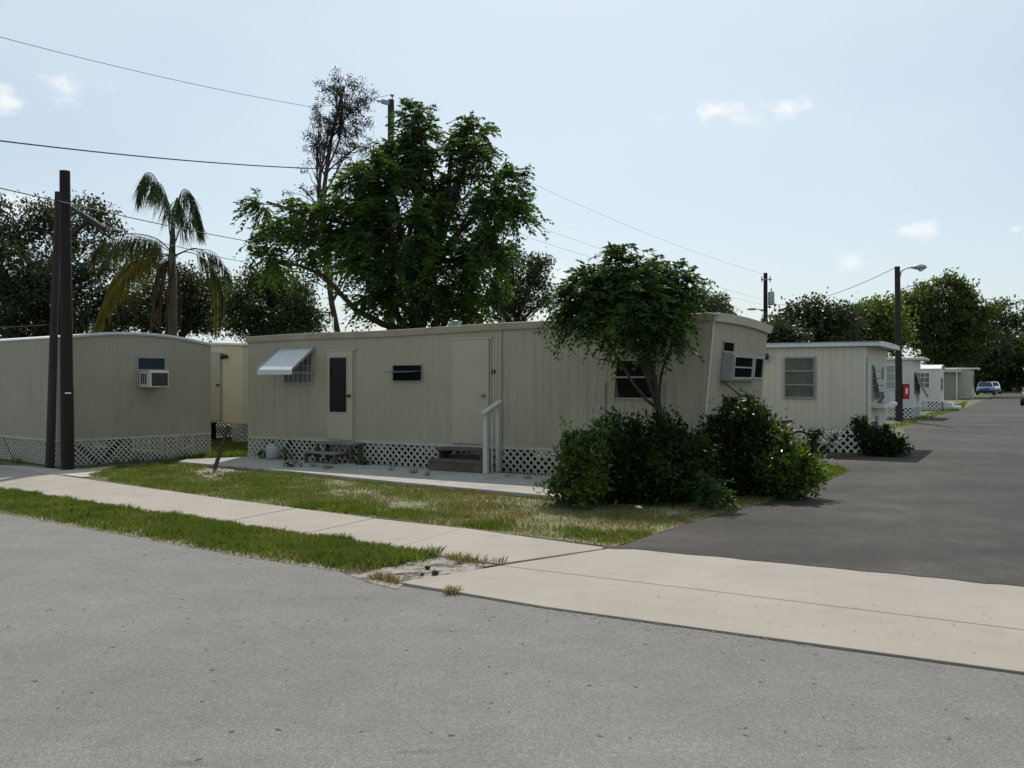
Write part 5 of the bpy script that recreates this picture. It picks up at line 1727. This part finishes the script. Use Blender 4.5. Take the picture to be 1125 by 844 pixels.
def tufts(spots, n, r, h, mat, label, z):
    q = []
    for (u, v) in spots:
        c = gp(u, v, z)
        k = max(6, int(n * rng.uniform(.4, 1.3)))
        o = rng.normal(size=(k, 2)) * r * rng.uniform(.5, 1.2)
        b_ = np.stack([c.x + o[:, 0], c.y + o[:, 1], np.full(k, z)], 1)
        hh = h * rng.uniform(.35, 1.2, k); a = rng.uniform(0, 2 * np.pi, k)
        lean = np.stack([o[:, 0] * .8 + rng.normal(size=k) * h * .35, o[:, 1] * .8 + rng.normal(size=k) * h * .35, np.zeros(k)], 1)
        sd = np.stack([np.cos(a), np.sin(a), np.zeros(k)], 1) * .0035
        up = np.stack([np.zeros(k), np.zeros(k), hh], 1)
        q.append(np.stack([b_ - sd, b_ + sd, b_ + lean * .4 + up * .65 + sd * .7, b_ + lean + up, b_ + lean * .4 + up * .65 - sd * .7], 1))
    o = np_mesh('weed_tufts', np.concatenate(q), 5, mat)
    return tag(o, label, 'grass', None, 'stuff')


tufts([(497, 614), (504, 615), (512, 616.5), (520, 617), (530, 618.5), (540, 619.5), (547, 620.5), (508, 618), (526, 620)], 45, .045, .06, M['grass_dry'], 'sparse weeds in the crack beside the dirt patch', .012)
tufts([(416, 636), (421, 637), (426, 639), (431, 639.5), (436, 641), (424, 636), (494, 652), (497, 652)], 60, .03, .06, M['grass_dry'], 'weed tufts at the tip and edge of the driveway slab', .012)
tufts([(478, 611), (474, 612), (468, 613), (460, 616), (440, 619), (420, 620), (405, 624), (446, 615), (430, 622)], 70, .04, .10, M['grass'], 'ragged green tufts at the end of the grass strip', .012)
tufts([(222, 523), (230, 521), (238, 524), (246, 523), (252, 521)], 60, .06, .06, M['lf_palm_dead'], 'rusty dead grass around the leaning stake', .014)
tufts([(345, 513), (360, 515), (430, 517), (455, 520), (470, 523), (560, 524), (580, 526)], 40, .05, .09, M['grass'], 'green weeds along the lattice foot of the long home', .06)
tufts([(95, 515), (110, 512), (130, 510), (150, 508), (178, 506), (205, 504), (20, 509), (5, 508)], 50, .06, .12, M['grass'], 'weeds along the lattice of the arched home', .01)

# loose leaves and grit
def scatter(name, poly, n, size, mat, label, z=.012):
    xs = [p[0] for p in poly]; ys = [p[1] for p in poly]
    px = rng.uniform(min(xs), max(xs), n * 4); py = rng.uniform(min(ys), max(ys), n * 4)
    ok = in_poly(px, py, poly); px, py = px[ok][:n], py[ok][:n]
    c = np.stack([px, py, np.full(len(px), z)], 1)
    m = len(px); a = rng.uniform(0, 2 * np.pi, m)
    d = np.stack([np.cos(a), np.sin(a), rng.uniform(-.01, .03, m)], 1); sd = np.stack([-np.sin(a), np.cos(a), rng.uniform(-.05, .05, m)], 1)
    L_ = size * rng.uniform(.5, 1.3, (m, 1)); W_ = L_ * rng.uniform(.18, .32, (m, 1))
    q = np.stack([c, c + d * L_ * .4 + sd * W_, c + d * L_, c + d * L_ * .55 - sd * W_], 1)
    o = np_mesh(name, q, 4, mat)
    tag(o, label, 'leaf litter', None, 'stuff')
    return o


stpoly = [gp(u, v) for u, v in [(0, 565), (440, 645), (1125, 745), (1125, 843), (0, 843)]]
scatter('leaf_litter', stpoly, 150, .034, M['debris'], 'scattered dry leaf bits on the grey street', .0095)
gut = [gp(u, v) for u, v in [(560, 661.5), (620, 671), (740, 688), (900, 711), (900, 714), (780, 703), (680, 690), (600, 676)]]
scatter('grit', gut, 500, .012, M['stone'], 'dark grit along the driveway edge', .012)
scatter('grit', gut, 1300, .010, M['sand'], 'pale sandy grit washed along the driveway edge', .013)
gut2 = [gp(u, v) for u, v in [(0, 564), (200, 600), (400, 634), (438, 643), (430, 650), (380, 640), (200, 608), (0, 569)]]
scatter('grit', gut2, 2600, .012, M['sand'], 'pale sand grains along the grass edge of the street', .013)
scatter('leaf_litter', dirt, 420, .024, M['debris'], 'leaf bits on the grey dirt patch', .015)
scatter('leaf_litter', lawn_poly, 700, .04, M['debris'], 'brown leaf litter on the lawn', .02)
scatter('leaf_litter', [gp(u, v) for u, v in [(620, 622), (1125, 680), (1125, 735), (620, 668)]], 60, .02, M['debris'], 'tiny leaf bits on the concrete apron', HS + .006)
for (u, v, s_, lab) in ((470, 624.5, .026, 'dark stone on the dirt patch, upper one'), (478, 630.5, .032, 'flat dark stone beside the driveway slab'), (464, 631.5, .018, 'small dark stone left of the flat one')):
    b = gp(u, v, .02)
    bm = bmesh.new(); bmesh.ops.create_icosphere(bm, subdivisions=2, radius=s_)
    for vv in bm.verts:
        vv.co *= 1 + .35 * mnoise.noise(vv.co * 30 + Vector((u, v, 0))); vv.co.z *= .6
    me = bpy.data.meshes.new('stone'); bm.to_mesh(me); bm.free(); me.materials.append(M['stone'])
    o = link(bpy.data.objects.new('stone', me)); o.location = b + Vector((0, 0, s_ * .3)); tag(o, lab, 'stone', 'stones on the dirt')
# crumpled bit of white litter under the bush
b = gp(702, 559, .02)
bm = bmesh.new(); bmesh.ops.create_icosphere(bm, subdivisions=3, radius=.045)
for vv in bm.verts:
    vv.co *= 1 + .6 * mnoise.noise(vv.co * 28); vv.co.z *= .35
me = bpy.data.meshes.new('litter'); bm.to_mesh(me); bm.free(); me.materials.append(M['white'])
o = link(bpy.data.objects.new('paper_scrap', me)); o.location = b + Vector((0, 0, .02)); tag(o, 'crumpled white paper scrap on the soil under the wide bush', 'litter')

# ------------------------------------------------------------------ light, sky, camera
EL = 50.0
sun = bpy.data.lights.new('sun', 'SUN'); sun.energy = 3.65; sun.angle = R(.55); sun.color = (1.0, .95, .87)
so = link(bpy.data.objects.new('sun', sun)); so.rotation_euler = (R(-(90 - EL)), 0, R(-3)); so.location = (0, 40, 60)

wld = bpy.data.worlds.new('World'); scene.world = wld; wld.use_nodes = True
nt = wld.node_tree; N, LK = nt.nodes, nt.links; N.clear()
out = N.new('ShaderNodeOutputWorld'); bg = N.new('ShaderNodeBackground'); LK.new(bg.outputs[0], out.inputs[0])
sky = N.new('ShaderNodeTexSky'); sky.sky_type = 'NISHITA'; sky.sun_disc = False
sky.sun_elevation = R(EL); sky.sun_rotation = R(3); sky.altitude = 0; sky.air_density = 1.0; sky.dust_density = 1.7; sky.ozone_density = 1.6
SKY_STR = .105
tc = N.new('ShaderNodeTexCoord').outputs['Generated']
nrm = N.new('ShaderNodeVectorMath'); nrm.operation = 'NORMALIZE'; LK.new(tc, nrm.inputs[0])
cl_noise = N.new('ShaderNodeTexNoise'); cl_noise.inputs['Scale'].default_value = 28; cl_noise.inputs['Detail'].default_value = 7; cl_noise.inputs['Roughness'].default_value = .58
mp = N.new('ShaderNodeMapping'); mp.inputs['Scale'].default_value = (1, 1, 1.6); LK.new(nrm.outputs[0], mp.inputs[0]); LK.new(mp.outputs[0], cl_noise.inputs['Vector'])
acc = None
clouds = [(780, 124, 50, 20, 1.0), (862, 120, 48, 15, .85), (820, 130, 80, 14, .45), (920, 140, 40, 14, .3), (1000, 253, 48, 17, .8), (935, 289, 36, 15, .6), (72, 97, 44, 21, .85), (12, 112, 28, 16, .85), (25, 228, 60, 30, .8), (625, 296, 60, 35, .6), (1115, 252, 14, 8, .6)]
for (u, v, ru, rv, am) in clouds:
    d = Vector(((u - CX) / FOC, 1, (HOR - v) / FOC)).normalized()
    sub = N.new('ShaderNodeVectorMath'); sub.operation = 'SUBTRACT'; LK.new(nrm.outputs[0], sub.inputs[0]); sub.inputs[1].default_value = d
    mul = N.new('ShaderNodeVectorMath'); mul.operation = 'MULTIPLY'; LK.new(sub.outputs[0], mul.inputs[0]); mul.inputs[1].default_value = (FOC / ru, FOC / ru, FOC / rv)
    ln = N.new('ShaderNodeVectorMath'); ln.operation = 'LENGTH'; LK.new(mul.outputs[0], ln.inputs[0])
    # value = (1 - len) + (noise-.5)*2.6
    f = N.new('ShaderNodeMath'); f.operation = 'SUBTRACT'; f.inputs[0].default_value = .72; LK.new(ln.outputs['Value'], f.inputs[1])
    g_ = N.new('ShaderNodeMath'); g_.operation = 'MULTIPLY_ADD'; LK.new(cl_noise.outputs['Fac'], g_.inputs[0]); g_.inputs[1].default_value = 3.2; g_.inputs[2].default_value = -1.6
    h_ = N.new('ShaderNodeMath'); h_.operation = 'ADD'; LK.new(f.outputs[0], h_.inputs[0]); LK.new(g_.outputs[0], h_.inputs[1])
    mr = N.new('ShaderNodeMapRange'); mr.interpolation_type = 'SMOOTHSTEP'; mr.inputs['From Min'].default_value = 0; mr.inputs['From Max'].default_value = 1.15; mr.inputs['To Max'].default_value = am
    LK.new(h_.outputs[0], mr.inputs['Value'])
    if acc is None: acc = mr.outputs[0]
    else:
        mx = N.new('ShaderNodeMath'); mx.operation = 'MAXIMUM'; LK.new(acc, mx.inputs[0]); LK.new(mr.outputs[0], mx.inputs[1]); acc = mx.outputs[0]
# thin high veil
veil = N.new('ShaderNodeTexNoise'); veil.inputs['Scale'].default_value = 2.6; veil.inputs['Detail'].default_value = 5
mp2 = N.new('ShaderNodeMapping'); mp2.inputs['Scale'].default_value = (1, 1, 2.5); LK.new(nrm.outputs[0], mp2.inputs[0]); LK.new(mp2.outputs[0], veil.inputs['Vector'])
vr = N.new('ShaderNodeMapRange'); vr.inputs['From Min'].default_value = .35; vr.inputs['From Max'].default_value = .75; vr.inputs['To Min'].default_value = .42; vr.inputs['To Max'].default_value = .74; LK.new(veil.outputs['Fac'], vr.inputs['Value'])
CLOUD = (9.4, 9.5, 9.5)
c1_ = mixc(nt, vr.outputs[0], sky.outputs[0], (7.0, 8.25, 8.8))
c2_ = mixc(nt, acc, c1_, CLOUD)
LK.new(c2_, bg.inputs['Color']); bg.inputs['Strength'].default_value = SKY_STR

cam = bpy.data.cameras.new('camera'); co = link(bpy.data.objects.new('camera', cam)); scene.camera = co
co.location = (0, 0, EYE); co.rotation_euler = (R(90), 0, 0)
cam.sensor_width = 36; cam.lens = 36 * FOC / 1125.0
cam.shift_y = -(422 - HOR) / 1125.0
cam.clip_end = 3000; cam.clip_start = .05

scene.view_settings.view_transform = 'Standard'; scene.view_settings.look = 'None'
scene.view_settings.exposure = 0; scene.view_settings.gamma = 1; scene.view_settings.use_curve_mapping = False
scene.cycles.use_denoising = True
scene.cycles.max_bounces = 6; scene.cycles.diffuse_bounces = 3; scene.cycles.transmission_bounces = 4; scene.cycles.glossy_bounces = 3
